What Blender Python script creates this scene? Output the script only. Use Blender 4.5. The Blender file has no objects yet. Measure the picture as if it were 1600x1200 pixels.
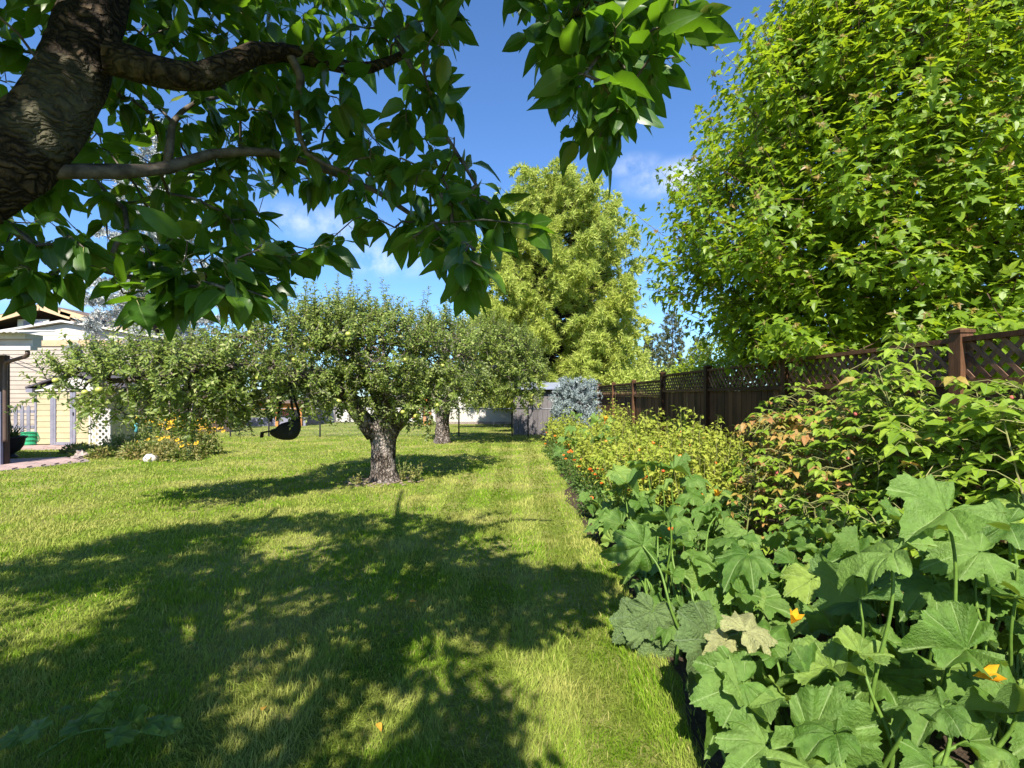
import bpy, math
import numpy as np
from mathutils import Matrix, Vector

rng = np.random.default_rng(11)
SC = bpy.context.scene
COL = SC.collection

# ------------------------------------------------------------------ camera, sky, sun, exposure
EYE, FPX, HY = 1.5, 800.0, 618.0            # eye height, focal length in photo pixels, horizon row
cam_data = bpy.data.cameras.new("camera")
cam_data.sensor_width = 36.0
cam_data.lens = 36.0 * FPX / 1600.0
cam_data.shift_y = (HY - 600.0) / 1600.0
cam_data.clip_start, cam_data.clip_end = 0.05, 3000.0
cam = bpy.data.objects.new("camera", cam_data)
cam.location = (0, 0, EYE)
cam.rotation_euler = (math.radians(90), 0, 0)
COL.objects.link(cam)
SC.camera = cam

SUN_EL, SUN_AZ = math.radians(46), math.radians(7)      # azimuth: behind the camera, a little to the left
TO_SUN = np.array([-math.sin(SUN_AZ) * math.cos(SUN_EL), -math.cos(SUN_AZ) * math.cos(SUN_EL), math.sin(SUN_EL)])
sun_data = bpy.data.lights.new("sun", 'SUN')
sun_data.energy, sun_data.angle, sun_data.color = 5.0, math.radians(0.55), (1.0, 0.94, 0.84)
sun = bpy.data.objects.new("sun", sun_data)
sun.rotation_euler = Vector(TO_SUN).to_track_quat('Z', 'Y').to_euler()
sun.location = (-4, -30, 30)
COL.objects.link(sun)

world = bpy.data.worlds.new("World")
SC.world = world
world.use_nodes = True
wn, wl = world.node_tree.nodes, world.node_tree.links
wn.clear()
w_out = wn.new('ShaderNodeOutputWorld'); w_bg = wn.new('ShaderNodeBackground')
sky = wn.new('ShaderNodeTexSky'); sky.sky_type = 'NISHITA'; sky.sun_disc = False
sky.sun_elevation = SUN_EL; sky.sun_rotation = math.radians(180) + SUN_AZ
sky.altitude = 300; sky.air_density = 1.0; sky.dust_density = 0.4; sky.ozone_density = 2.2
w_bg.inputs['Strength'].default_value = 0.085
tc = wn.new('ShaderNodeTexCoord')
wnoise = wn.new('ShaderNodeTexNoise'); wnoise.inputs['Scale'].default_value = 9.0
wnoise.inputs['Detail'].default_value = 7.0; wnoise.inputs['Roughness'].default_value = 0.62
wl.new(tc.outputs['Generated'], wnoise.inputs['Vector'])
total = None
# small fair-weather wisps scattered over the whole sky: azimuth from +Y, elevation, width, height, strength
for az, el, wx, wz, st in ((17.5, 22.0, 0.085, 0.030, 1.0), (13.5, 23.6, 0.05, 0.02, 0.5), (-14, 14.5, 0.09, 0.035, 1.0), (-21, 17.5, 0.12, 0.03, 0.7),
                           (-43, 9, 0.12, 0.03, 0.8), (62, 20, 0.2, 0.05, 0.9), (100, 16, 0.2, 0.05, 0.9), (140, 24, 0.2, 0.06, 0.9), (-80, 18, 0.2, 0.05, 0.9),
                           (-120, 22, 0.2, 0.05, 0.9), (-160, 14, 0.2, 0.05, 0.9), (180, 30, 0.2, 0.05, 0.9)):
    a, e = math.radians(az), math.radians(el)
    c = (math.sin(a) * math.cos(e), math.cos(a) * math.cos(e), math.sin(e))
    sub = wn.new('ShaderNodeVectorMath'); sub.operation = 'SUBTRACT'
    nrm = wn.new('ShaderNodeVectorMath'); nrm.operation = 'NORMALIZE'
    wl.new(tc.outputs['Generated'], nrm.inputs[0]); wl.new(nrm.outputs[0], sub.inputs[0]); sub.inputs[1].default_value = c
    mul = wn.new('ShaderNodeVectorMath'); mul.operation = 'MULTIPLY'
    wl.new(sub.outputs[0], mul.inputs[0]); mul.inputs[1].default_value = (1 / wx, 1 / wx, 1 / wz)
    ln = wn.new('ShaderNodeVectorMath'); ln.operation = 'LENGTH'
    wl.new(mul.outputs[0], ln.inputs[0])
    mr = wn.new('ShaderNodeMapRange'); mr.interpolation_type = 'SMOOTHSTEP'
    mr.inputs['From Min'].default_value = 1.3; mr.inputs['From Max'].default_value = 0.0
    mr.inputs['To Min'].default_value = 0.0; mr.inputs['To Max'].default_value = st
    wl.new(ln.outputs['Value'], mr.inputs['Value'])
    if total is None:
        total = mr.outputs[0]
    else:
        ad = wn.new('ShaderNodeMath'); ad.operation = 'MAXIMUM'
        wl.new(total, ad.inputs[0]); wl.new(mr.outputs[0], ad.inputs[1]); total = ad.outputs[0]
nr = wn.new('ShaderNodeMapRange'); nr.inputs['From Min'].default_value = 0.36; nr.inputs['From Max'].default_value = 0.62
wl.new(wnoise.outputs['Fac'], nr.inputs['Value'])
cm = wn.new('ShaderNodeMath'); cm.operation = 'MULTIPLY'; cm.use_clamp = True
wl.new(total, cm.inputs[0]); wl.new(nr.outputs[0], cm.inputs[1])
cmix = wn.new('ShaderNodeMix'); cmix.data_type = 'RGBA'
wl.new(cm.outputs[0], cmix.inputs['Factor'])
tint = wn.new('ShaderNodeMix'); tint.data_type = 'RGBA'; tint.blend_type = 'MULTIPLY'; tint.inputs['Factor'].default_value = 1.0
wl.new(sky.outputs[0], tint.inputs['A']); tint.inputs['B'].default_value = (0.64, 0.90, 1.20, 1)
wl.new(tint.outputs['Result'], cmix.inputs['A']); cmix.inputs['B'].default_value = (6.6, 6.9, 7.4, 1)
wl.new(cmix.outputs['Result'], w_bg.inputs['Color'])
wl.new(w_bg.outputs[0], w_out.inputs[0])

SC.view_settings.view_transform = 'Standard'
SC.view_settings.look = 'None'
SC.view_settings.exposure = 1.22
SC.view_settings.gamma = 1.0
SC.view_settings.use_curve_mapping = False
SC.cycles.max_bounces = 8
SC.cycles.transparent_max_bounces = 8


# ------------------------------------------------------------------ helpers
def P(px, py, d):
    """point seen at photo pixel (px, py) at distance d along the view axis"""
    return np.array([(px - 800.0) / FPX * d, d, EYE + (HY - py) / FPX * d])


def G(px, py, z=0.0):
    """ground point under photo pixel"""
    return P(px, py, FPX * (EYE - z) / (py - HY))


def project(p):
    p = np.asarray(p, float)
    d = np.maximum(p[..., 1], 1e-3)
    return 800 + FPX * p[..., 0] / d, HY - FPX * (p[..., 2] - EYE) / d, p[..., 1]


def norm(a):
    a = np.asarray(a, float)
    return a / np.maximum(np.linalg.norm(a, axis=-1, keepdims=True), 1e-9)


def frames(a, n):
    a = norm(a)
    x = norm(np.cross(a, n))
    n2 = np.cross(x, a)
    return np.stack([x, a, n2], axis=-1)


class MB:
    """collects shapes, builds one mesh"""
    def __init__(self):
        self.v, self.f, self.lc, self.n = [], [], [], 0

    def add(self, v, faces, lc=None):
        v = np.asarray(v, float).reshape(-1, 3)
        for f in faces:
            f = np.asarray(f, np.int64)
            if f.size:
                self.f.append(f + self.n)
        self.v.append(v)
        self.lc.append(np.zeros((len(v), 3)) if lc is None else np.asarray(lc, float))
        self.n += len(v)
        return self

    def scatter(self, tpl, pos, R, s):
        tv, tf, tl = tpl
        pos = np.asarray(pos, float); N = len(pos)
        if N == 0:
            return self
        s = np.broadcast_to(np.asarray(s, float).reshape(-1, 1, 1) if np.ndim(s) else np.full((N, 1, 1), s), (N, 1, 1))
        v = np.einsum('nij,kj->nki', R, tv) * s + pos[:, None, :]
        off = (np.arange(N) * len(tv))[:, None, None]
        fs = [(f[None] + off).reshape(-1, f.shape[1]) for f in tf]
        return self.add(v.reshape(-1, 3), fs, np.tile(tl, (N, 1)))

    def box(self, lo, hi):
        x0, y0, z0 = lo; x1, y1, z1 = hi
        v = [(x0, y0, z0), (x1, y0, z0), (x1, y1, z0), (x0, y1, z0), (x0, y0, z1), (x1, y0, z1), (x1, y1, z1), (x0, y1, z1)]
        f = [[0, 3, 2, 1], [4, 5, 6, 7], [0, 1, 5, 4], [1, 2, 6, 5], [2, 3, 7, 6], [3, 0, 4, 7]]
        return self.add(v, [np.array(f)])

    def bar(self, a, b, w, h, up=(0, 0, 1)):
        a, b = np.asarray(a, float), np.asarray(b, float)
        d = norm(b - a); u = np.asarray(up, float)
        x = norm(np.cross(d, u)); z = np.cross(x, d)
        v = []
        for p in (a, b):
            for sx, sz in ((-1, -1), (1, -1), (1, 1), (-1, 1)):
                v.append(p + x * sx * w / 2 + z * sz * h / 2)
        f = [[0, 1, 2, 3], [7, 6, 5, 4], [0, 4, 5, 1], [1, 5, 6, 2], [2, 6, 7, 3], [3, 7, 4, 0]]
        return self.add(v, [np.array(f)])

    def tube(self, path, rad, sides=6, wob=0.0, cap=True):
        path = np.asarray(path, float); n = len(path)
        rad = np.broadcast_to(np.asarray(rad, float), (n,))
        t = norm(np.gradient(path, axis=0))
        ref = np.array([0.31, 0.17, 0.93]) if abs(norm(path[-1] - path[0])[2]) < 0.8 else np.array([0.95, 0.2, 0.1])
        x = norm(np.cross(t, ref)); y = np.cross(t, x)
        ang = np.linspace(0, 2 * math.pi, sides, endpoint=False)
        rr = rad[:, None] * np.ones(sides)
        if wob:
            rr = rr * (1 + wob * rng.normal(size=(n, sides)))
        v = path[:, None] + rr[..., None] * (np.cos(ang)[None, :, None] * x[:, None] + np.sin(ang)[None, :, None] * y[:, None])
        i = np.arange(n - 1)[:, None] * sides; j = np.arange(sides)[None]; k = (j + 1) % sides
        q = np.stack([i + j, i + k, i + sides + k, i + sides + j], -1).reshape(-1, 4)
        fs = [q]
        if cap:
            fs.append(np.array([list(range((n - 1) * sides, n * sides))]))
            fs.append(np.array([list(range(sides))[::-1]]))
        return self.add(v.reshape(-1, 3), fs)

    def lathe(self, prof, c, sides=20, cap=True):
        prof = np.asarray(prof, float); n = len(prof)
        ang = np.linspace(0, 2 * math.pi, sides, endpoint=False)
        v = np.stack([prof[:, None, 0] * np.cos(ang), prof[:, None, 0] * np.sin(ang), np.repeat(prof[:, 1:2], sides, 1)], -1) + np.asarray(c, float)
        i = np.arange(n - 1)[:, None] * sides; j = np.arange(sides)[None]; k = (j + 1) % sides
        q = np.stack([i + j, i + k, i + sides + k, i + sides + j], -1).reshape(-1, 4)
        fs = [q]
        if cap:
            fs += [np.array([list(range((n - 1) * sides, n * sides))]), np.array([list(range(sides))[::-1]])]
        return self.add(v.reshape(-1, 3), fs)

    def mesh(self, name, mat=None, smooth=False):
        me = bpy.data.meshes.new(name)
        v = np.concatenate(self.v) if self.v else np.zeros((0, 3))
        me.vertices.add(len(v)); me.vertices.foreach_set('co', v.astype(np.float32).ravel())
        if self.f:
            loops = np.concatenate([f.ravel() for f in self.f])
            tot = np.concatenate([np.full(len(f), f.shape[1]) for f in self.f])
            start = np.concatenate([[0], np.cumsum(tot)[:-1]])
            me.loops.add(len(loops)); me.loops.foreach_set('vertex_index', loops.astype(np.int32))
            me.polygons.add(len(tot)); me.polygons.foreach_set('loop_start', start.astype(np.int32))
            me.polygons.foreach_set('use_smooth', np.full(len(tot), bool(smooth)))
        lc = np.concatenate(self.lc)
        if np.any(lc):
            at = me.attributes.new('lc', 'FLOAT_VECTOR', 'POINT')
            at.data.foreach_set('vector', lc.astype(np.float32).ravel())
        me.update(calc_edges=True)
        if mat is not None:
            me.materials.append(mat)
        return me

    def build(self, name, mat, parent=None, smooth=False, kind=None):
        return link(name, self.mesh(name, mat, smooth), parent, kind)


def link(name, data, parent=None, kind=None):
    o = bpy.data.objects.new(name, data)
    COL.objects.link(o)
    if parent is not None:
        o.parent = parent
        o.matrix_parent_inverse = Matrix.Translation(-Vector(parent.location)) if parent.type == 'EMPTY' else Matrix()
    if kind:
        o['kind'] = kind
    return o


def thing(name, label, cat, loc=(0, 0, 0), group=None):
    o = bpy.data.objects.new(name, None)
    o.empty_display_size = 0.1
    o.location = [float(c) for c in loc]
    COL.objects.link(o)
    return tag(o, label, cat, group)


def tag(o, label, cat, group=None):
    o['label'] = label; o['category'] = cat
    if group:
        o['group'] = group
    return o


def place(name, me, parent, pos, R, s=1.0):
    """a part that shares mesh data, placed by world position and rotation"""
    o = link(name, me, parent)
    M = Matrix(np.asarray(R).tolist()).to_4x4() if R is not None else Matrix()
    M = Matrix.Translation(Vector([float(c) for c in pos])) @ M @ Matrix.Scale(float(s), 4)
    o.matrix_basis = M
    return o


# ------------------------------------------------------------------ materials
def new_mat(name):
    m = bpy.data.materials.new(name); m.use_nodes = True
    nt = m.node_tree; nt.nodes.clear()
    out = nt.nodes.new('ShaderNodeOutputMaterial')
    return m, nt, out


def ramp(nt, stops):
    r = nt.nodes.new('ShaderNodeValToRGB')
    el = r.color_ramp.elements
    while len(el) < len(stops):
        el.new(0.5)
    for e, (p, c) in zip(el, stops):
        e.position = p; e.color = (*c, 1)
    return r


def mixc(nt, fac, a, b, mode='MIX'):
    m = nt.nodes.new('ShaderNodeMix'); m.data_type = 'RGBA'; m.blend_type = mode
    for s, v in (('Factor', fac), ('A', a), ('B', b)):
        if isinstance(v, (int, float)):
            m.inputs[s].default_value = v
        elif isinstance(v, tuple):
            m.inputs[s].default_value = (*v, 1)
        else:
            nt.links.new(v, m.inputs[s])
    return m.outputs['Result']


def noise(nt, scale, detail=4, rough=0.55, coord='Object', stretch=None, lac=2.0):
    n = nt.nodes.new('ShaderNodeTexNoise')
    n.inputs['Scale'].default_value = scale; n.inputs['Detail'].default_value = detail; n.inputs['Roughness'].default_value = rough
    if coord == 'Position':
        src = nt.nodes.new('ShaderNodeNewGeometry').outputs['Position']
    else:
        src = nt.nodes.new('ShaderNodeTexCoord').outputs[coord]
    if stretch:
        mp = nt.nodes.new('ShaderNodeMapping'); mp.inputs['Scale'].default_value = stretch
        nt.links.new(src, mp.inputs['Vector']); src = mp.outputs[0]
    nt.links.new(src, n.inputs['Vector'])
    return n.outputs['Fac']


def math_n(nt, op, a, b=0.0, clamp=False):
    m = nt.nodes.new('ShaderNodeMath'); m.operation = op; m.use_clamp = clamp
    for i, v in enumerate((a, b)):
        if isinstance(v, (int, float)):
            m.inputs[i].default_value = v
        else:
            nt.links.new(v, m.inputs[i])
    return m.outputs[0]


def maprange(nt, v, a, b, c=0.0, d=1.0):
    m = nt.nodes.new('ShaderNodeMapRange')
    for k, x in (('From Min', a), ('From Max', b), ('To Min', c), ('To Max', d)):
        m.inputs[k].default_value = x
    nt.links.new(v, m.inputs['Value'])
    return m.outputs[0]


def leaf_mat(name, stops, trans=(0.3, 0.5, 0.05), tfac=0.35, rough=0.5, spec=0.35, vein=None, vein_col=(0.2, 0.28, 0.1), patch=None, patch_scale=1.5, bump=0.0, back=None):
    m, nt, out = new_mat(name)
    g = nt.nodes.new('ShaderNodeNewGeometry'); oi = nt.nodes.new('ShaderNodeObjectInfo')
    r = math_n(nt, 'FRACT', math_n(nt, 'ADD', g.outputs['Random Per Island'], oi.outputs['Random']))
    rp = ramp(nt, stops); nt.links.new(r, rp.inputs[0])
    col = rp.outputs[0]
    if patch:
        pn = maprange(nt, noise(nt, patch_scale, 3, 0.6, 'Position'), 0.42, 0.62)
        col = mixc(nt, math_n(nt, 'MULTIPLY', pn, 0.75), col, patch)
    fine = maprange(nt, noise(nt, 35, 3, 0.6, 'Position'), 0.3, 0.7, 0.8, 1.2)
    col = mixc(nt, 1.0, col, fine, 'MULTIPLY')
    if vein:
        at = nt.nodes.new('ShaderNodeAttribute'); at.attribute_name = 'lc'
        sep = nt.nodes.new('ShaderNodeSeparateXYZ'); nt.links.new(at.outputs['Vector'], sep.inputs[0])
        if vein == 'pinnate':
            au = math_n(nt, 'ABSOLUTE', sep.outputs[0])
            mid = maprange(nt, au, 0.03, 0.10, 1.0, 0.0)
            w = math_n(nt, 'SINE', math_n(nt, 'MULTIPLY', math_n(nt, 'SUBTRACT', sep.outputs[1], math_n(nt, 'MULTIPLY', au, 0.28)), 62.0))
            side = maprange(nt, w, 0.86, 1.0, 0.0, 0.45)
            vm = math_n(nt, 'MAXIMUM', mid, side)
            hgt = w
        else:
            vm = math_n(nt, 'POWER', sep.outputs[2], 1.5)
            hgt = None
        col = mixc(nt, vm, col, vein_col)
    if back:
        col = mixc(nt, math_n(nt, 'MULTIPLY', g.outputs['Backfacing'], 0.6), col, back)
    bs = nt.nodes.new('ShaderNodeBsdfPrincipled')
    nt.links.new(col, bs.inputs['Base Color'])
    bs.inputs['Roughness'].default_value = rough
    bs.inputs['Specular IOR Level'].default_value = spec
    if bump:
        b = nt.nodes.new('ShaderNodeBump'); b.inputs['Strength'].default_value = bump; b.inputs['Distance'].default_value = 0.03
        nt.links.new(noise(nt, 22, 5, 0.6, 'Object'), b.inputs['Height'])
        nt.links.new(b.outputs[0], bs.inputs['Normal'])
    tr = nt.nodes.new('ShaderNodeBsdfTranslucent')
    nt.links.new(mixc(nt, 0.6, col, trans), tr.inputs['Color'])
    mx = nt.nodes.new('ShaderNodeMixShader'); mx.inputs[0].default_value = tfac
    nt.links.new(bs.outputs[0], mx.inputs[1]); nt.links.new(tr.outputs[0], mx.inputs[2])
    nt.links.new(mx.outputs[0], out.inputs[0])
    return m


def solid_mat(name, c1, c2=None, scale=8.0, rough=0.7, bump=0.2, bdist=0.01, stretch=None, detail=5, spec=0.3, coord='Object', lo=0.35, hi=0.65, objvar=0.0, dirt=None, metallic=0.0):
    m, nt, out = new_mat(name)
    bs = nt.nodes.new('ShaderNodeBsdfPrincipled')
    n = noise(nt, scale, detail, 0.6, coord, stretch)
    col = mixc(nt, maprange(nt, n, lo, hi), c1, c2 if c2 else tuple(0.75 * c for c in c1))
    if dirt:
        dn = maprange(nt, noise(nt, scale * 0.17, 4, 0.65, 'Position'), 0.5, 0.68)
        col = mixc(nt, math_n(nt, 'MULTIPLY', dn, 0.7), col, dirt)
    if objvar:
        oi = nt.nodes.new('ShaderNodeObjectInfo')
        col = mixc(nt, 1.0, col, maprange(nt, oi.outputs['Random'], 0, 1, 1 - objvar, 1 + objvar), 'MULTIPLY')
    nt.links.new(col, bs.inputs['Base Color'])
    bs.inputs['Roughness'].default_value = rough; bs.inputs['Specular IOR Level'].default_value = spec
    bs.inputs['Metallic'].default_value = metallic
    if bump:
        b = nt.nodes.new('ShaderNodeBump'); b.inputs['Strength'].default_value = bump; b.inputs['Distance'].default_value = bdist
        nt.links.new(n, b.inputs['Height']); nt.links.new(b.outputs[0], bs.inputs['Normal'])
    nt.links.new(bs.outputs[0], out.inputs[0])
    return m


def bark_mat(name, c1, c2, c3, scale=14, stretch=(1, 1, 0.35), bump=0.9, bdist=0.03, patch=None):
    m, nt, out = new_mat(name)
    bs = nt.nodes.new('ShaderNodeBsdfPrincipled')
    vo = nt.nodes.new('ShaderNodeTexVoronoi'); vo.feature = 'DISTANCE_TO_EDGE'; vo.inputs['Scale'].default_value = scale
    mp = nt.nodes.new('ShaderNodeMapping'); mp.inputs['Scale'].default_value = stretch
    src = nt.nodes.new('ShaderNodeNewGeometry').outputs['Position']
    wob = nt.nodes.new('ShaderNodeTexNoise'); wob.inputs['Scale'].default_value = 9; wob.inputs['Detail'].default_value = 5
    nt.links.new(src, wob.inputs['Vector'])
    add = nt.nodes.new('ShaderNodeVectorMath'); add.operation = 'MULTIPLY_ADD'; add.inputs[1].default_value = (0.14, 0.14, 0.14)
    nt.links.new(wob.outputs['Color'], add.inputs[0]); nt.links.new(src, add.inputs[2])
    nt.links.new(add.outputs[0], mp.inputs['Vector']); nt.links.new(mp.outputs[0], vo.inputs['Vector'])
    crack = maprange(nt, vo.outputs['Distance'], 0.0, 0.28)
    n = noise(nt, 26, 6, 0.68, 'Position')
    col = mixc(nt, crack, c1, mixc(nt, maprange(nt, n, 0.35, 0.65), c2, c3))
    if patch:
        col = mixc(nt, math_n(nt, 'MULTIPLY', maprange(nt, noise(nt, 3.5, 5, 0.65, 'Position'), 0.48, 0.6), 0.75), col, patch)
    nt.links.new(col, bs.inputs['Base Color']); bs.inputs['Roughness'].default_value = 0.9; bs.inputs['Specular IOR Level'].default_value = 0.15
    hgt = math_n(nt, 'ADD', math_n(nt, 'MULTIPLY', crack, 0.7), math_n(nt, 'MULTIPLY', n, 0.6))
    b = nt.nodes.new('ShaderNodeBump'); b.inputs['Strength'].default_value = bump; b.inputs['Distance'].default_value = bdist
    nt.links.new(hgt, b.inputs['Height']); nt.links.new(b.outputs[0], bs.inputs['Normal'])
    nt.links.new(bs.outputs[0], out.inputs[0])
    return m


M = {}
M['cherry_leaf'] = leaf_mat('cherry_leaf', [(0, (0.026, 0.075, 0.007)), (0.5, (0.046, 0.115, 0.010)), (0.92, (0.09, 0.175, 0.016)), (1, (0.16, 0.19, 0.02))], trans=(0.24, 0.48, 0.012), tfac=0.40, rough=0.36, spec=0.45, vein='pinnate', vein_col=(0.10, 0.17, 0.045))
M['apple_leaf'] = leaf_mat('apple_leaf', [(0, (0.085, 0.135, 0.018)), (0.5, (0.155, 0.215, 0.036)), (0.85, (0.24, 0.295, 0.065)), (1, (0.38, 0.40, 0.16))], trans=(0.42, 0.54, 0.06), tfac=0.32, rough=0.5, spec=0.3, back=(0.28, 0.32, 0.16))
M['maple_leaf'] = leaf_mat('maple_leaf', [(0, (0.075, 0.15, 0.007)), (0.5, (0.13, 0.225, 0.010)), (0.85, (0.20, 0.30, 0.014)), (1, (0.28, 0.36, 0.03))], trans=(0.60, 0.78, 0.02), tfac=0.42, rough=0.42, spec=0.3, vein='attr', vein_col=(0.14, 0.20, 0.04))
M['maple_tip'] = leaf_mat('maple_tip', [(0, (0.22, 0.20, 0.04)), (0.5, (0.26, 0.16, 0.05)), (1, (0.22, 0.22, 0.06))], trans=(0.55, 0.42, 0.10), tfac=0.4, rough=0.4)
M['larch'] = leaf_mat('larch_needles', [(0, (0.20, 0.27, 0.045)), (0.5, (0.34, 0.41, 0.08)), (1, (0.50, 0.53, 0.16))], trans=(0.62, 0.72, 0.14), tfac=0.42, rough=0.7, spec=0.1, patch=(0.42, 0.46, 0.09), patch_scale=0.5)
M['spruce'] = leaf_mat('spruce_needles', [(0, (0.24, 0.26, 0.25)), (0.5, (0.40, 0.42, 0.41)), (1, (0.58, 0.59, 0.57))], trans=(0.3, 0.36, 0.33), tfac=0.12, rough=0.6)
M['dwarf_spruce'] = leaf_mat('dwarf_spruce_needles', [(0, (0.15, 0.20, 0.20)), (0.5, (0.26, 0.32, 0.32)), (1, (0.42, 0.48, 0.47))], trans=(0.3, 0.4, 0.38), tfac=0.12, rough=0.6)
M['pine'] = leaf_mat('pine_needles', [(0, (0.05, 0.075, 0.03)), (0.5, (0.085, 0.11, 0.045)), (1, (0.16, 0.15, 0.075))], trans=(0.2, 0.25, 0.08), tfac=0.15, rough=0.6)
M['lime_leaf'] = leaf_mat('lime_leaf', [(0, (0.16, 0.22, 0.008)), (0.5, (0.26, 0.34, 0.012)), (1, (0.26, 0.33, 0.02))], trans=(0.45, 0.6, 0.03), tfac=0.35)
M['far_leaf'] = leaf_mat('far_leaf', [(0, (0.05, 0.085, 0.018)), (0.5, (0.08, 0.12, 0.025)), (1, (0.12, 0.16, 0.035))], trans=(0.3, 0.4, 0.05), tfac=0.25)
M['squash_leaf'] = leaf_mat('squash_leaf', [(0, (0.042, 0.10, 0.010)), (0.4, (0.072, 0.15, 0.018)), (0.8, (0.12, 0.21, 0.036)), (1, (0.20, 0.28, 0.045))], trans=(0.46, 0.66, 0.03), tfac=0.24, rough=0.48, spec=0.32, patch=(0.13, 0.215, 0.045), patch_scale=7.0, vein='attr', vein_col=(0.27, 0.36, 0.14), bump=0.5, back=(0.13, 0.22, 0.06))
M['squash_old'] = leaf_mat('squash_old_leaf', [(0, (0.085, 0.145, 0.04)), (1, (0.13, 0.19, 0.06))], trans=(0.2, 0.3, 0.08), tfac=0.15, rough=0.7, vein='attr', vein_col=(0.17, 0.22, 0.14), bump=0.8)
M['squash_pale'] = leaf_mat('squash_pale_leaf', [(0, (0.34, 0.36, 0.14)), (1, (0.40, 0.40, 0.17))], trans=(0.5, 0.5, 0.15), tfac=0.25, rough=0.7, vein='attr', vein_col=(0.4, 0.42, 0.22), bump=0.8)
M['stalk'] = solid_mat('squash_stalk', (0.12, 0.20, 0.03), (0.075, 0.14, 0.02), scale=30, rough=0.5, bump=0.2)
M['squash_flower'] = leaf_mat('squash_flower', [(0, (0.75, 0.33, 0.015)), (1, (0.85, 0.45, 0.02))], trans=(0.9, 0.5, 0.02), tfac=0.35, rough=0.5)
M['tomato_leaf'] = leaf_mat('tomato_leaf', [(0, (0.14, 0.20, 0.018)), (0.5, (0.23, 0.29, 0.030)), (1, (0.34, 0.37, 0.06))], trans=(0.5, 0.56, 0.05), tfac=0.33, rough=0.6, spec=0.2, patch=(0.32, 0.34, 0.05), patch_scale=2.2)
M['raspberry_leaf'] = leaf_mat('raspberry_leaf', [(0, (0.11, 0.195, 0.012)), (0.5, (0.18, 0.275, 0.018)), (1, (0.26, 0.35, 0.03))], trans=(0.46, 0.62, 0.03), tfac=0.35, rough=0.5, spec=0.25, vein='pinnate', vein_col=(0.15, 0.23, 0.06), back=(0.22, 0.28, 0.14))
M['raspberry_yellow'] = leaf_mat('raspberry_yellow_leaf', [(0, (0.10, 0.14, 0.02)), (0.35, (0.27, 0.21, 0.035)), (0.7, (0.36, 0.21, 0.05)), (1, (0.33, 0.13, 0.06))], trans=(0.5, 0.36, 0.05), tfac=0.3, rough=0.55, vein='pinnate', vein_col=(0.3, 0.26, 0.1))
M['marigold_leaf'] = leaf_mat('marigold_leaf', [(0, (0.05, 0.10, 0.015)), (1, (0.09, 0.15, 0.025))], tfac=0.25)
M['marigold'] = leaf_mat('marigold_petals', [(0, (0.50, 0.06, 0.008)), (0.6, (0.62, 0.13, 0.01)), (1, (0.68, 0.27, 0.015))], trans=(0.9, 0.3, 0.02), tfac=0.2)
M['rudbeckia_petal'] = leaf_mat('rudbeckia_petals', [(0, (0.72, 0.40, 0.015)), (1, (0.80, 0.52, 0.03))], trans=(0.9, 0.6, 0.03), tfac=0.25)
M['rudbeckia_leaf'] = leaf_mat('rudbeckia_leaf', [(0, (0.09, 0.13, 0.025)), (0.5, (0.15, 0.19, 0.04)), (1, (0.24, 0.21, 0.06))], tfac=0.25, patch=(0.25, 0.17, 0.06), patch_scale=2.0)
M['dark_centre'] = solid_mat('flower_centre', (0.05, 0.022, 0.012), rough=0.9, bump=0)
M['grass'] = leaf_mat('grass_blade', [(0, (0.085, 0.175, 0.008)), (0.45, (0.145, 0.25, 0.014)), (0.85, (0.215, 0.31, 0.030)), (1, (0.42, 0.38, 0.14))], trans=(0.38, 0.50, 0.03), tfac=0.32, rough=0.7, spec=0.06, patch=(0.40, 0.375, 0.11), patch_scale=1.1)
M['cherry_bark'] = bark_mat('cherry_bark', (0.012, 0.010, 0.008), (0.06, 0.045, 0.03), (0.11, 0.075, 0.045), scale=34, stretch=(0.6, 0.6, 1.6), bump=1.0, bdist=0.012, patch=(0.10, 0.095, 0.06))
M['cherry_twig'] = solid_mat('cherry_twig', (0.05, 0.04, 0.03), (0.16, 0.135, 0.11), scale=30, rough=0.7)
M['apple_bark'] = bark_mat('apple_bark', (0.03, 0.022, 0.018), (0.16, 0.125, 0.10), (0.36, 0.30, 0.255), scale=19, stretch=(1, 1, 0.45), bump=1.0, bdist=0.05, patch=(0.42, 0.36, 0.32))
M['dark_bark'] = bark_mat('dark_bark', (0.02, 0.016, 0.012), (0.07, 0.05, 0.04), (0.13, 0.10, 0.08), scale=6, bdist=0.05)
M['maple_twig'] = solid_mat('maple_twig', (0.10, 0.055, 0.03), (0.05, 0.035, 0.02), scale=20)
M['green_stem'] = solid_mat('green_stem', (0.16, 0.20, 0.05), (0.24, 0.20, 0.09), scale=20, bump=0)
M['apple_fruit'] = solid_mat('apple_fruit', (0.33, 0.37, 0.07), (0.46, 0.30, 0.09), scale=12, rough=0.35, bump=0, spec=0.5, lo=0.5, hi=0.75)
M['tomato_fruit'] = solid_mat('tomato_fruit', (0.60, 0.07, 0.015), (0.65, 0.22, 0.02), scale=3, rough=0.3, bump=0, spec=0.5, coord='Position')
M['berry'] = solid_mat('raspberry_fruit', (0.38, 0.05, 0.06), (0.5, 0.16, 0.12), scale=40, rough=0.5, bump=0.3)
M['fence_wood'] = solid_mat('fence_wood', (0.062, 0.030, 0.015), (0.115, 0.058, 0.030), scale=14, rough=0.6, bump=0.35, bdist=0.004, stretch=(6, 6, 0.5), objvar=0.5, spec=0.12, dirt=(0.04, 0.022, 0.013))
M['fence_slat'] = solid_mat('fence_slat', (0.085, 0.045, 0.026), (0.16, 0.09, 0.055), scale=14, rough=0.6, bump=0.3, bdist=0.003, stretch=(5, 1, 1), objvar=0.6, spec=0.15)
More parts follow.
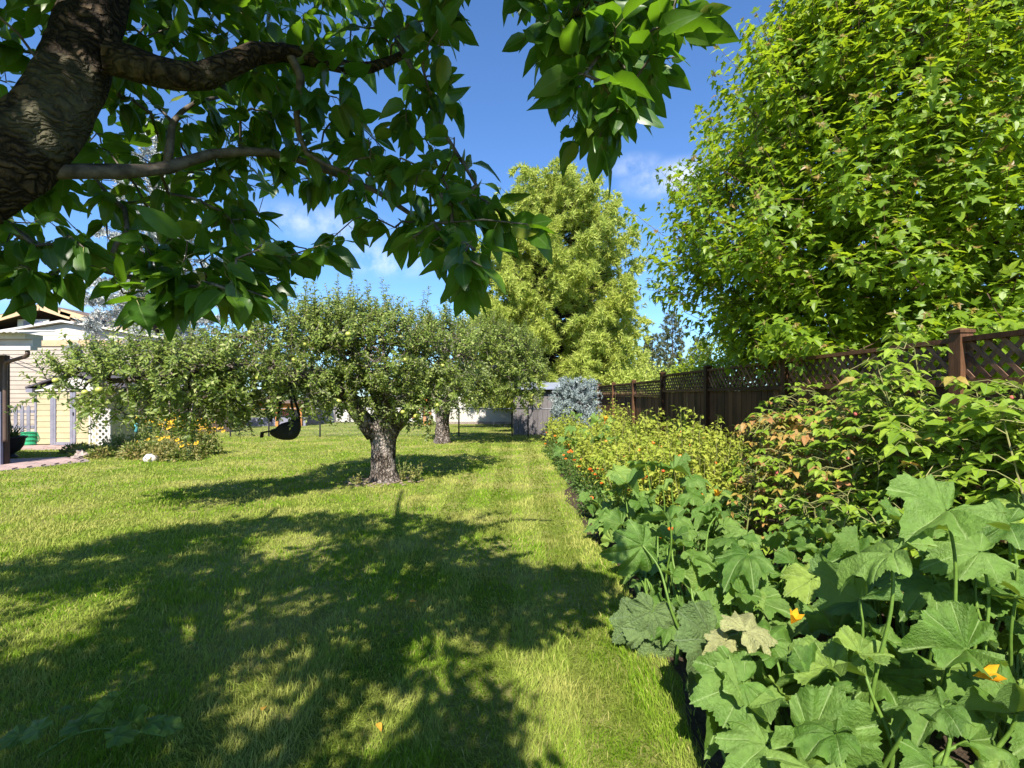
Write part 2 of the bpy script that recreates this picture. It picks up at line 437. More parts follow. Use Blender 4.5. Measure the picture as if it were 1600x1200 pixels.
M['grey_wood'] = solid_mat('grey_wood', (0.17, 0.155, 0.155), (0.11, 0.10, 0.10), scale=9, rough=0.85, bump=0.4, bdist=0.006, stretch=(5, 5, 0.5), objvar=0.2)  # weathered grey, darkened so the plank shed's shade is in the colour
M['blue_roof'] = solid_mat('blue_grey_roof', (0.26, 0.29, 0.38), (0.20, 0.22, 0.30), scale=5, rough=0.5, bump=0.1)
M['white_paint'] = solid_mat('white_paint', (0.56, 0.53, 0.50), (0.49, 0.46, 0.43), scale=3, rough=0.6, bump=0.05, dirt=(0.40, 0.37, 0.33))
M['cream_siding'] = solid_mat('cream_siding', (0.37, 0.315, 0.26), (0.33, 0.28, 0.23), scale=2.5, rough=0.6, bump=0.05, objvar=0.05)
M['tan_trim'] = solid_mat('tan_trim', (0.50, 0.36, 0.215), (0.43, 0.30, 0.18), scale=3, rough=0.6, bump=0.05)
M['tan_siding'] = solid_mat('tan_siding', (0.42, 0.37, 0.235), (0.36, 0.32, 0.20), scale=4, rough=0.55, bump=0.08, objvar=0.05)
M['shed_trim'] = solid_mat('shed_trim', (0.22, 0.22, 0.27), (0.17, 0.17, 0.22), scale=5, rough=0.5, bump=0.05)
M['roof_dark'] = solid_mat('roof_dark', (0.10, 0.09, 0.10), (0.06, 0.055, 0.06), scale=18, rough=0.8)
M['roof_brown'] = solid_mat('roof_brown', (0.17, 0.12, 0.095), (0.11, 0.08, 0.065), scale=10, rough=0.85)
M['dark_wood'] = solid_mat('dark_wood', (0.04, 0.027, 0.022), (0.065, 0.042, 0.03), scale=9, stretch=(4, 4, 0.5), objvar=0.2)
M['gutter'] = solid_mat('gutter_paint', (0.50, 0.48, 0.44), (0.44, 0.42, 0.38), scale=4, rough=0.4, bump=0.03)
M['brown_metal'] = solid_mat('brown_metal', (0.10, 0.065, 0.05), (0.08, 0.05, 0.04), scale=5, rough=0.45, bump=0)
M['orange_wood'] = solid_mat('orange_wood', (0.55, 0.24, 0.055), (0.45, 0.17, 0.04), scale=6, stretch=(1, 5, 5), rough=0.55)
M['red_plastic'] = solid_mat('red_plastic', (0.55, 0.035, 0.02), rough=0.4, bump=0)
M['grey_blue'] = solid_mat('grey_blue_panel', (0.22, 0.22, 0.30), (0.17, 0.17, 0.23), scale=4, rough=0.7)
M['black_fabric'] = solid_mat('black_fabric', (0.012, 0.012, 0.012), (0.022, 0.022, 0.021), scale=60, rough=0.75, bump=0.3, bdist=0.003)
M['black_pot'] = solid_mat('black_pot', (0.022, 0.020, 0.020), (0.035, 0.03, 0.03), scale=10, rough=0.45, bump=0.05)
M['green_tub'] = solid_mat('green_tub', (0.03, 0.33, 0.15), (0.025, 0.26, 0.12), scale=6, rough=0.4, bump=0.03)
M['turquoise'] = solid_mat('turquoise_plastic', (0.10, 0.36, 0.40), rough=0.4, bump=0)
M['grey_metal'] = solid_mat('galvanised_metal', (0.20, 0.20, 0.21), (0.14, 0.14, 0.15), scale=15, rough=0.5, bump=0, metallic=0.3)
M['dark_metal'] = solid_mat('dark_metal', (0.03, 0.03, 0.03), rough=0.5, bump=0)
M['white_stone'] = solid_mat('white_stone', (0.68, 0.62, 0.58), (0.50, 0.42, 0.38), scale=9, rough=0.85, bump=0.4)
M['paver'] = solid_mat('pink_paver', (0.40, 0.27, 0.235), (0.32, 0.235, 0.215), scale=12, rough=0.85, objvar=0.15, dirt=(0.25, 0.20, 0.18))
M['rock'] = solid_mat('pale_rock', (0.34, 0.27, 0.24), (0.22, 0.18, 0.16), scale=10, rough=0.9, bump=0.5, objvar=0.2)
M['wood_chip'] = solid_mat('wood_chip', (0.30, 0.23, 0.18), (0.18, 0.13, 0.10), scale=20, rough=0.9, objvar=0.3)
M['spike_leaf'] = leaf_mat('spike_leaf', [(0, (0.08, 0.13, 0.03)), (1, (0.17, 0.20, 0.05))], tfac=0.15)
M['orange_leaf'] = leaf_mat('orange_leaf', [(0, (0.45, 0.16, 0.02)), (1, (0.5, 0.30, 0.03))], tfac=0.2)


def ground_mat(name, kind):
    m, nt, out = new_mat(name)
    bs = nt.nodes.new('ShaderNodeBsdfPrincipled')
    a = noise(nt, 0.75, 3, 0.6, 'Position'); b = noise(nt, 70, 4, 0.7, 'Position'); c = noise(nt, 6, 5, 0.65, 'Position')
    if kind == 'grass':
        col = mixc(nt, maprange(nt, a, 0.42, 0.62), (0.14, 0.19, 0.024), (0.29, 0.28, 0.085))
        col = mixc(nt, maprange(nt, b, 0.35, 0.7), mixc(nt, 1.0, col, (0.62, 0.62, 0.62), 'MULTIPLY'), col)
        col = mixc(nt, math_n(nt, 'MULTIPLY', maprange(nt, c, 0.55, 0.72), 0.5), col, (0.34, 0.29, 0.12))
    else:
        col = mixc(nt, maprange(nt, b, 0.3, 0.7), (0.030, 0.021, 0.014), (0.085, 0.062, 0.042))
        col = mixc(nt, math_n(nt, 'MULTIPLY', maprange(nt, c, 0.5, 0.7), 0.6), col, (0.13, 0.10, 0.07))
    nt.links.new(col, bs.inputs['Base Color']); bs.inputs['Roughness'].default_value = 0.95; bs.inputs['Specular IOR Level'].default_value = 0.1
    bp = nt.nodes.new('ShaderNodeBump'); bp.inputs['Strength'].default_value = 0.8; bp.inputs['Distance'].default_value = 0.02
    nt.links.new(b, bp.inputs['Height']); nt.links.new(bp.outputs[0], bs.inputs['Normal'])
    nt.links.new(bs.outputs[0], out.inputs[0])
    return m


M['lawn'] = ground_mat('lawn_ground', 'grass')
M['soil'] = ground_mat('soil_ground', 'soil')


# ------------------------------------------------------------------ leaf templates  (verts, [faces], lc)
def elliptic_leaf(rows, width=0.46, fold=0.25, droop=0.3, sharp=1.3, wave=0.0):
    rows = np.asarray(rows, float)
    hw = width / 2 * (np.sin(np.pi * rows ** 0.8)) ** 0.75 * (1 - 0.25 * rows ** 3)
    v, lc = [], []
    for i, r in enumerate(rows):
        z = -droop * r * r
        if i == 0 or i == len(rows) - 1:
            v.append((0, r, z)); lc.append((0, r, 0))
        else:
            h = hw[i]
            wv = wave * math.sin(i * 2.1)
            for s in (-1, 0, 1):
                v.append((s * h, r - 0.03 * abs(s), z + fold * h * abs(s) + wv * s)); lc.append((s, r, 0))
    f3, f4 = [], []
    n = len(rows) - 2
    f3 += [(0, 2, 1), (0, 3, 2)]
    for i in range(n - 1):
        a, b = 1 + 3 * i, 4 + 3 * i
        f4 += [(a, a + 1, b + 1, b), (a + 1, a + 2, b + 2, b + 1)]
    e = 1 + 3 * (n - 1); t = len(v) - 1
    f3 += [(e, e + 1, t), (e + 1, e + 2, t)]
    return np.array(v), [np.array(f3)] + ([np.array(f4)] if f4 else []), np.array(lc)


CH_TPL = [elliptic_leaf([0, .08, .25, .5, .75, .92, 1], 0.55, fo, dr, wave=wv) for fo, dr, wv in ((.25, .22, .01), (.4, .35, .015), (.12, .12, -.012), (.5, .5, .02), (.3, -.15, .02), (-.1, .3, .03), (.7, .25, .0))]
AP_TPL = elliptic_leaf([0, .5, 1], 0.52, 0.4, 0.25)
RB_TPL = [elliptic_leaf([0, .2, .5, .8, 1], 0.66, fo, dr) for fo, dr in ((.3, .25), (.5, .4))]
SMALL_TPL = elliptic_leaf([0, .4, 1], 0.62, 0.35, 0.3)


def maple_tpl(fold, droop):
    half = [(0.46, 0.02), (0.33, 0.20), (0.68, 0.54), (0.42, 0.50), (0.22, 0.46), (0.22, 0.72), (0.0, 1.06)]
    pts = [(0.0, 0.02)] + half + [(-x, y) for x, y in half[-2::-1]]
    pts = np.array(pts)
    c = np.array([0, 0.30])
    allp = np.vstack([c, pts])
    z = fold * np.abs(allp[:, 0]) - droop * (allp[:, 1] ** 2 + 0.7 * allp[:, 0] ** 2)
    v = np.c_[allp, z]
    n = len(pts)
    f = np.array([(0, 1 + i, 1 + (i + 1) % n) for i in range(n)])
    lc = np.zeros((len(v), 3)); lc[:, :2] = allp
    lc[0, 2] = 0.8
    for k in (3, 7, 11):
        lc[1 + k, 2] = 0.35
    return v, [f], lc


MP_TPL = [maple_tpl(0.2, 0.22), maple_tpl(0.35, 0.4), maple_tpl(-0.05, 0.15)]


def squash_tpl(seed, lobes=0.22, cup=0.15, droop=0.45, wav=0.10, vfold=0.0):
    r = np.random.default_rng(seed)
    veins = np.radians([-128, -84, -42, 0, 42, 84, 128]) + r.normal(0, 0.05, 7)      # from tip (0) round to the basal lobes
    L = np.array([0.50, 0.62, 0.70, 0.86, 0.70, 0.62, 0.50]) * (1 + r.normal(0, 0.06, 7))
    ang, vm = [], []
    edges = [math.radians(-168)] + list((veins[:-1] + veins[1:]) / 2) + [math.radians(168)]
    for i, a in enumerate(veins):
        lo, hi = edges[i], edges[i + 1]
        for t in np.linspace(0, 1, 7)[:-1]:
            ang.append(lo + (a - 0.03 - lo) * t); vm.append(0)
        ang += [a - 0.03, a, a + 0.03]; vm += [0, 1, 0]
        for t in np.linspace(0, 1, 7)[1:-1]:
            ang.append(a + 0.03 + (hi - a - 0.03) * t); vm.append(0)
    ang.append(edges[-1]); vm.append(0)
    ang, vm = np.array(ang), np.array(vm, float)
    R = np.interp(ang, veins, L)
    dv = np.min(np.abs(ang[:, None] - veins[None]), axis=1)
    R = R * (1 - lobes * np.clip(dv / math.radians(21), 0, 1) ** 1.15)
    R = R * (1 + 0.028 * np.where(np.arange(len(ang)) % 2, 1, -1) * (vm < 1))
    R = np.where(np.abs(ang) > math.radians(150), R * np.interp(np.abs(ang), np.radians([150, 168]), [1, 0.55]), R)
    t = np.array([0.04, 0.2, 0.4, 0.58, 0.74, 0.88, 1.0])
    v, lc = [], []
    ph = r.uniform(0, 6.28, 4)
    for k, tt in enumerate(t):
        x = np.sin(ang) * R * tt; y = np.cos(ang) * R * tt
        rr = R * tt
        z = cup * rr * np.clip(dv / 0.35, 0, 1) * 1.0 - droop * rr ** 2.2
        z = z - 0.018 * vm * (1 - tt * 0.7)
        z = z + wav * tt ** 2 * np.sin(ang * 5 + ph[0]) * 0.6 + wav * tt ** 3 * np.sin(ang * 11 + ph[1]) * 0.45 + 0.035 * np.sin(x * 9 + ph[2]) * np.sin(y * 9 + ph[3]) + vfold * np.abs(x)
        v.append(np.c_[x, y, z]); lc.append(np.c_[x, y, vm * (1 - 0.3 * tt)])
    n = len(ang)
    v = np.concatenate(v); lc = np.concatenate(lc)
    i = np.arange(len(t) - 1)[:, None] * n; j = np.arange(n - 1)[None]
    q = np.stack([i + j, i + n + j, i + n + j + 1, i + j + 1], -1).reshape(-1, 4)[:, ::-1]
    return v, [q], lc


SQ_TPL = [squash_tpl(1, vfold=.15), squash_tpl(2, cup=0.3, droop=0.35, vfold=.45), squash_tpl(3, lobes=0.28, droop=0.6, wav=0.13), squash_tpl(4, cup=-0.1, droop=0.6, vfold=.3), squash_tpl(5, lobes=0.2, cup=0.4, droop=0.2, wav=0.12, vfold=.7)]


def tuft_tpl(n, spread, width, seed=0, fwd=0.55):
    r = np.random.default_rng(seed)
    v, f = [], []
    for i in range(n):
        a = 2 * math.pi * i / n + r.uniform(-.3, .3)
        el = fwd + r.uniform(-.25, .25)
        d = norm(np.array([math.cos(a) * spread, el, math.sin(a) * spread]))
        s = norm(np.cross(d, r.normal(size=3)))
        b = np.array([0, r.uniform(0, .5), 0])
        L = r.uniform(.75, 1.1)
        v += [b - s * width / 2, b + s * width / 2, b + d * L]
        f.append((3 * i, 3 * i + 1, 3 * i + 2))
    v = np.array(v)
    return v, [np.array(f)], np.zeros((len(v), 3))


# ------------------------------------------------------------------ tree growth
def resample(path, step):
    path = np.asarray(path, float)
    # Catmull-Rom through the points
    pts = np.vstack([2 * path[0] - path[1], path, 2 * path[-1] - path[-2]])
    out = []
    for i in range(1, len(pts) - 2):
        p0, p1, p2, p3 = pts[i - 1], pts[i], pts[i + 1], pts[i + 2]
        n = max(2, int(np.linalg.norm(p2 - p1) / step))
        for t in np.linspace(0, 1, n, endpoint=False):
            out.append(0.5 * ((2 * p1) + (p2 - p0) * t + (2 * p0 - 5 * p1 + 4 * p2 - p3) * t * t + (-p0 + 3 * p1 - 3 * p2 + p3) * t ** 3))
    out.append(path[-1])
    return np.array(out)


def grow(mains, targets, r, seg=0.18, sag=0.1, jit=0.05, rtip=0.004, expo=0.45, base=None):
    """mains: [(path, r0, r1)]; every target gets a branch from the nearest wood.
    returns main chains and twig chains as (pts, radii) plus the direction each target's twig arrives with"""
    nodes, par, chain_nodes = [], [], []
    main_out = []
    for path, r0, r1 in mains:
        pts = resample(path, seg)
        if nodes:
            arr = np.array(nodes); k = int(np.argmin(np.linalg.norm(arr - pts[0], axis=1)))
        else:
            k = -1
        ids = []
        for q in pts:
            nodes.append(q); par.append(k); k = len(nodes) - 1; ids.append(k)
        main_out.append((pts, np.linspace(r0, r1, len(pts))))
    nm = len(nodes)
    cap = nm + len(targets) * 14
    arr = np.zeros((cap, 3)); arr[:nm] = nodes
    n = nm
    par = par + [0] * (cap - nm)
    d0 = np.min(np.linalg.norm(targets[:, None] - arr[None, :nm], axis=2), axis=1)
    dirs = np.zeros_like(targets)
    ends = []
    base = arr[0] if base is None else np.asarray(base)
    for ti in np.argsort(d0):
        t = targets[ti]
        dd = np.linalg.norm(arr[:n] - t, axis=1)
        # prefer wood that lies towards the stem, so branches run outwards
        out = np.linalg.norm(arr[:n] - base, axis=1) - np.linalg.norm(t - base)
        k = int(np.argmin(dd + 0.6 * np.maximum(out, -0.0)))
        m = int(np.clip(dd[k] / seg, 2, 12))
        s = np.linspace(0, 1, m + 1)[1:, None]
        a = arr[k]
        perp = r.normal(size=3) * jit * dd[k]
        pts = a + (t - a) * s + np.sin(np.pi * s) * (perp + np.array([0, 0, sag * dd[k]])) + r.normal(size=(m, 3)) * 0.012 * (1 - s)
        ids = [k]
        for q in pts:
            if n >= cap:
                break
            arr[n] = q; par[n] = ids[-1]; ids.append(n); n += 1
        chain_nodes.append(ids)
        dirs[ti] = arr[ids[-1]] - arr[ids[-2]]
        ends.append(ids[-1])
    cnt = np.zeros(n)
    for e in ends:
        cnt[e] = 1
    for i in range(n - 1, nm - 1, -1):
        cnt[par[i]] += cnt[i]
    rad = rtip * np.maximum(cnt, 1) ** expo
    twigs = []
    for ids in chain_nodes:
        rr = rad[ids].copy(); rr[0] = rr[1]
        twigs.append((arr[ids], rr))
    return main_out, twigs, norm(dirs)


def rand_unit(n, r=rng):
    return norm(r.normal(size=(n, 3)))


def leaf_parts(parent, meshes, tpls, foliage_mat, pos, R, s, kidx, n_parts, name='leaf', visible=True, foliage_name='foliage', smooth=False, low=None):
    """the leaves that show largest become parts, the rest one joined foliage part"""
    pos = np.asarray(pos)
    px, py, d = project(pos)
    size = np.where((px > -30) & (px < 1630) & (py > -30) & (py < 1230) & (d > 0.2), s / np.maximum(d, 0.2), 0)
    order = np.argsort(-size)
    pick = [i for i in order[:n_parts] if size[i] > 0]
    rest = np.setdiff1d(np.arange(len(pos)), pick)
    for i in pick:
        place(name, meshes[kidx[i]], parent, pos[i], R[i], s[i])
    if len(rest):
        mb = MB()
        if low is not None:
            out = rest[size[rest] == 0]; rest = rest[size[rest] > 0]
            mb.scatter(low, pos[out], R[out], s[out])
        for k, t in enumerate(tpls):
            sel = rest[kidx[rest] == k]
            mb.scatter(t, pos[sel], R[sel], s[sel])
        mb.build(foliage_name, foliage_mat, parent, smooth=smooth, kind='stuff')


def tpl_mesh(tpl, name, mat, smooth=True):
    mb = MB(); mb.add(tpl[0], tpl[1], tpl[2])
    return mb.mesh(name, mat, smooth)


def in_poly(px, py, poly):
    poly = np.asarray(poly, float); x, y = poly[:, 0], poly[:, 1]
    inside = np.zeros(np.shape(px), bool)
    j = len(poly) - 1
    for i in range(len(poly)):
        c = ((y[i] > py) != (y[j] > py)) & (px < (x[j] - x[i]) * (py - y[i]) / (y[j] - y[i] + 1e-12) + x[i])
        inside ^= c
        j = i
    return inside


# ------------------------------------------------------------------ ground
FENCE_X = lambda y: 3.625 - 0.025 * np.asarray(y, float)
EDGE_Y = np.array([-3, 0.5, 2.3, 3.5, 5.2, 6.6, 11.8, 18.0, 19.5]); EDGE_X = np.array([0.55, 0.60, 0.78, 0.93, 0.88, 0.90, 1.03, 1.10, 1.12])
edge_x = lambda y: np.interp(y, EDGE_Y, EDGE_X)

mb = MB()
nx = 41
gx = np.sign(np.linspace(-1, 1, nx)) * np.abs(np.linspace(-1, 1, nx)) ** 3 * 900
gy = np.sign(np.linspace(-1, 1, nx)) * np.abs(np.linspace(-1, 1, nx)) ** 3 * 900 + 10
X, Y = np.meshgrid(gx, gy, indexing='ij')
v = np.stack([X, Y, np.zeros_like(X)], -1).reshape(-1, 3)
i = np.arange(nx - 1)[:, None] * nx; j = np.arange(nx - 1)[None]
q = np.stack([i + j, i + nx + j, i + nx + j + 1, i + j + 1], -1).reshape(-1, 4)
mb.add(v, [q])
mb.build('ground', M['lawn'], kind='structure')

mb = MB()
ys = np.linspace(-3, 19.5, 60)
ex = edge_x(ys) - 0.12 * np.exp(-((ys - 7.2) / 1.3) ** 2) + 0.05 * np.sin(ys * 3.1) + 0.03 * np.sin(ys * 7.7); fx = FENCE_X(ys) + 0.05
v = np.concatenate([np.c_[ex, ys, np.full_like(ys, 0.006)], np.c_[(ex + fx) / 2, ys, np.full_like(ys, 0.07)], np.c_[fx, ys, np.full_like(ys, 0.05)]])
n = len(ys); i = np.arange(n - 1)
q = np.concatenate([np.stack([i + a, i + n + a, i + n + 1 + a, i + 1 + a], -1) for a in (0, n)])
mb.add(v, [q])
mb.build('garden_soil', M['soil'], kind='structure')

# grass blades: denser and finer near the viewer
def grass():
    r = np.random.default_rng(5)
    N = 440000
    d = np.exp(r.uniform(math.log(1.2), math.log(26), N))
    x = r.uniform(-1.18, 1.18, N) * d + r.normal(0, 0.4, N)
    d = d + r.normal(0, 0.05, N)
    keep = x < edge_x(d) + r.normal(0, 0.06 + 0.08 * np.exp(-((d - 7.2) / 1.3) ** 2), N) - 0.02 - 0.12 * np.exp(-((d - 7.2) / 1.3) ** 2)
    tb = np.array([-2.25, 9.0])
    keep &= (np.hypot(x - tb[0], d - tb[1]) > 0.62 + r.normal(0, 0.12, N))
    path = in_poly(x, d, PATH_POLY) | in_poly(x, d, PATH2_POLY)
    keep &= ~path & (x > -15)
    worn = np.sin(x * 2.3 + 1.0) * np.sin(d * 1.7) + 0.5 * np.sin(x * 5.1 + d * 3.3)
    keep &= r.uniform(size=N) < np.clip(0.95 - 0.25 * (worn > 0.7), 0, 1)
    x, d = x[keep], d[keep]; N = len(x)
    # lean follows mowing stripes and clumps
    hgt = np.clip(r.normal(0.029, 0.009, N), 0.010, 0.065) * (1 + 0.35 * np.sin(x * 3.7 + 0.6 * np.sin(d * 2.1)) * np.sin(d * 2.9)) * np.where((np.sin(x * 11 + 2 * np.sin(d * 7)) * np.sin(d * 9 + x * 3) > 0.72) & (d < 7), 1.35, 1.0)
    w = 0.0019 * np.clip(d / 2.2, 1, 6) * r.uniform(0.7, 1.3, N)
    hgt = hgt * np.clip(1 + (d - 6) * 0.006, 1, 1.1)
    a = r.uniform(0, 2 * math.pi, N)
    lean = r.normal(0, 0.020, (N, 2)) + np.stack([0.006 * np.sign(np.sin(x * 2 * math.pi / 1.0)), np.where(x > -1.4, 0.022 * np.sign(np.sin(x * 2 * math.pi / 0.62)), 0.008)], -1)
    sx, sy = np.cos(a) * w, np.sin(a) * w
    z0 = np.full(N, -0.003)
    b0 = np.stack([x - sx, d - sy, z0], -1); b1 = np.stack([x + sx, d + sy, z0], -1)
    mid = np.stack([x + lean[:, 0] * 0.35, d + lean[:, 1] * 0.35, hgt * 0.62], -1)
    s3 = np.stack([sx, sy, np.zeros(N)], -1) * 0.75
    tip = np.stack([x + lean[:, 0], d + lean[:, 1], hgt], -1)
    v = np.stack([b0, b1, mid + s3, mid - s3, tip], 1).reshape(-1, 3)
    o = np.arange(N)[:, None] * 5
    f4 = o + np.array([[0, 1, 2, 3]]); f3 = o + np.array([[3, 2, 4]])
    mb = MB(); mb.add(v, [f4, f3])
    mb.build('grass', M['grass'], kind='stuff')


PATH_POLY = np.array([(-12.2, 8.6), (-10.2, 9.9), (-9.55, 11.6), (-10.4, 12.4), (-13.0, 11.6), (-16, 10.5), (-16, 8.0)])
PATH2_POLY = np.array([(-18, 13.4), (-11.4, 14.25), (-11.4, 15.2), (-18, 15.2)])
grass()

# pavers
def paver_path(poly, ang, nm):
    mb = MB()
    c = poly.mean(0)
    vv = np.c_[poly, np.full(len(poly), 0.012)]
    vb = np.c_[poly, np.full(len(poly), -0.02)]
    k = len(poly)
    mb.add(np.vstack([vv, vb]), [np.array([list(range(k))]), np.array([(i, i + k, (i + 1) % k + k, (i + 1) % k) for i in range(k)])])
    p = mb.build(nm, M['rock'], kind='structure')
    b = MB(); b.box((-0.145, -0.095, 0.0), (0.145, 0.095, 0.034)); me = b.mesh('paver', M['paver'])
    ca, sa = math.cos(ang), math.sin(ang)
    cnt = 0
    for iy in range(-30, 31):
        for ix in range(-30, 31):
            lx, ly = (ix + 0.5 * (iy % 2)) * 0.30, iy * 0.20
            x, y = c[0] + lx * ca - ly * sa, c[1] + lx * sa + ly * ca
            qx, qy, _ = project(np.array([x, y, 0]))
            if qx < -60:
                continue
            cs = np.array([(x + sx * 0.15 * ca - sy * 0.1 * sa, y + sx * 0.15 * sa + sy * 0.1 * ca) for sx in (-1, 1) for sy in (-1, 1)])
            if in_poly(cs[:, 0], cs[:, 1], poly).all() and cnt < 290:
                R = np.array([[ca, -sa, 0], [sa, ca, 0], [0, 0, 1]])
                o = place('paver', me, p, (x, y, 0.002 + 0.003 * rng.random()), R); cnt += 1


paver_path(PATH_POLY, 0.35, 'garden_path')
paver_path(PATH2_POLY, 0.12, 'shed_path')

# ------------------------------------------------------------------ brown lattice-top fence
def wooden_fence():
    root = thing('garden_fence', 'long dark brown board fence with diagonal lattice top behind the vegetable bed', 'fence', (float(FENCE_X(4)), 4.02, 0))
    W = M['fence_wood']
    posts = [1.58 + 2.44 * k for k in range(-1, 8)]
    tdir = norm(np.array([-0.025, 1, 0])); nrm = np.array([1, 0.025, 0])
    pm = MB(); pm.box((-0.05, -0.05, 0), (0.05, 0.05, 1.0)); pme = pm.mesh('post', W)
    R0 = np.array([[1, -0.025, 0], [0.025, 1, 0], [0, 0, 1]]); R0 = R0 / np.linalg.norm(R0[:, 0])
    tops = []
    for k, y in enumerate(posts):
        top = 1.955 if y < 11.4 else 1.85
        tops.append(top)
        p = np.array([float(FENCE_X(y)), y, 0])
        b = MB(); b.box((-0.052, -0.052, 0), (0.052, 0.052, top + 0.035))
        b.v[0] = b.v[0] @ R0.T + p
        po = b.build('post', W, root)
        b = MB()
        h = top + 0.035
        b.box((-0.062, -0.062, h), (0.062, 0.062, h + 0.022))
        b.add(np.array([(-0.062, -0.062, h + .022), (.062, -.062, h + .022), (.062, .062, h + .022), (-.062, .062, h + .022), (0, 0, h + .045)]), [np.array([(0, 1, 4), (1, 2, 4), (2, 3, 4), (3, 0, 4)])])
        b.v = [vv @ R0.T + p for vv in b.v]
        b.build('cap', W, po)
    bm_ = MB(); bm_.box((-0.0095, -0.068, 0), (0.0095, 0.068, 1.0))
    board = bm_.mesh('board', W)
    for k in range(len(posts) - 1):
        y0, y1 = posts[k] + 0.053, posts[k + 1] - 0.053
        top = tops[k + 1] if posts[k] >= 11.3 else tops[k]
        a = lambda y, z, off=0.0: np.array([float(FENCE_X(y)) + off, y, z])
        for z, hh, ww in ((top - 0.019, 0.038, 0.075), (1.60 + (top - 1.955), 0.055, 0.06), (0.22, 0.085, 0.038)):
            b = MB(); b.bar(a(y0, z), a(y1, z), ww, hh); b.build('rail', W, root)
        zl, zh = 1.6275 + (top - 1.955), top - 0.038
        # lattice slats in two layers
        pitch = 0.128; h = zh - zl
        for layer, sg in ((0, 1), (1, -1)):
            off = -0.006 + 0.012 * layer
            u = y0 - h
            while u < y1 + h:
                ya, yb = (u, u + h) if sg > 0 else (u + h, u)
                za, zb = zl, zh
                # clip to the panel
                def clip(ya, za, yb, zb):
                    for lim, low in ((y0, True), (y1, False)):
                        for _ in range(1):
                            if (ya < lim) == low and (yb < lim) == low and ya != lim:
                                if (low and ya < lim and yb < lim) or ((not low) and ya > lim and yb > lim):
                                    return None
                            if low:
                                if ya < lim: t = (lim - ya) / (yb - ya); ya, za = lim, za + t * (zb - za)
                                elif yb < lim: t = (lim - yb) / (ya - yb); yb, zb = lim, zb + t * (za - zb)
                            else:
                                if ya > lim: t = (ya - lim) / (ya - yb); ya, za = lim, za + t * (zb - za)
                                elif yb > lim: t = (yb - lim) / (yb - ya); yb, zb = lim, zb + t * (za - zb)
                    return ya, za, yb, zb
                c = clip(ya, za, yb, zb)
                u += pitch
                if c is None or abs(c[2] - c[0]) < 0.03:
                    continue
                b = MB(); b.bar(a(c[0], c[1], off), a(c[2], c[3], off), 0.010, 0.034, up=(0, -sg * 1.0, 1.0) if sg > 0 else (0, 1, 1))
                b.build('slat', M['fence_slat'], root)
        nb = int((y1 - y0) / 0.139)
        st = (y1 - y0) / nb
        zt = 1.571 + (top - 1.955)
        for q in range(nb):
            y = y0 + (q + 0.5) * st
            o = place('board', board, root, (float(FENCE_X(y)) + 0.018 + 0.004 * (q % 2) + 0.002 * rng.random(), y, 0.03), R0 @ np.array(Matrix.Rotation(rng.normal(0, .004), 3, 'X')))
            o.matrix_basis = o.matrix_basis @ Matrix.Diagonal((1, 1, zt - 0.03, 1))
wooden_fence()


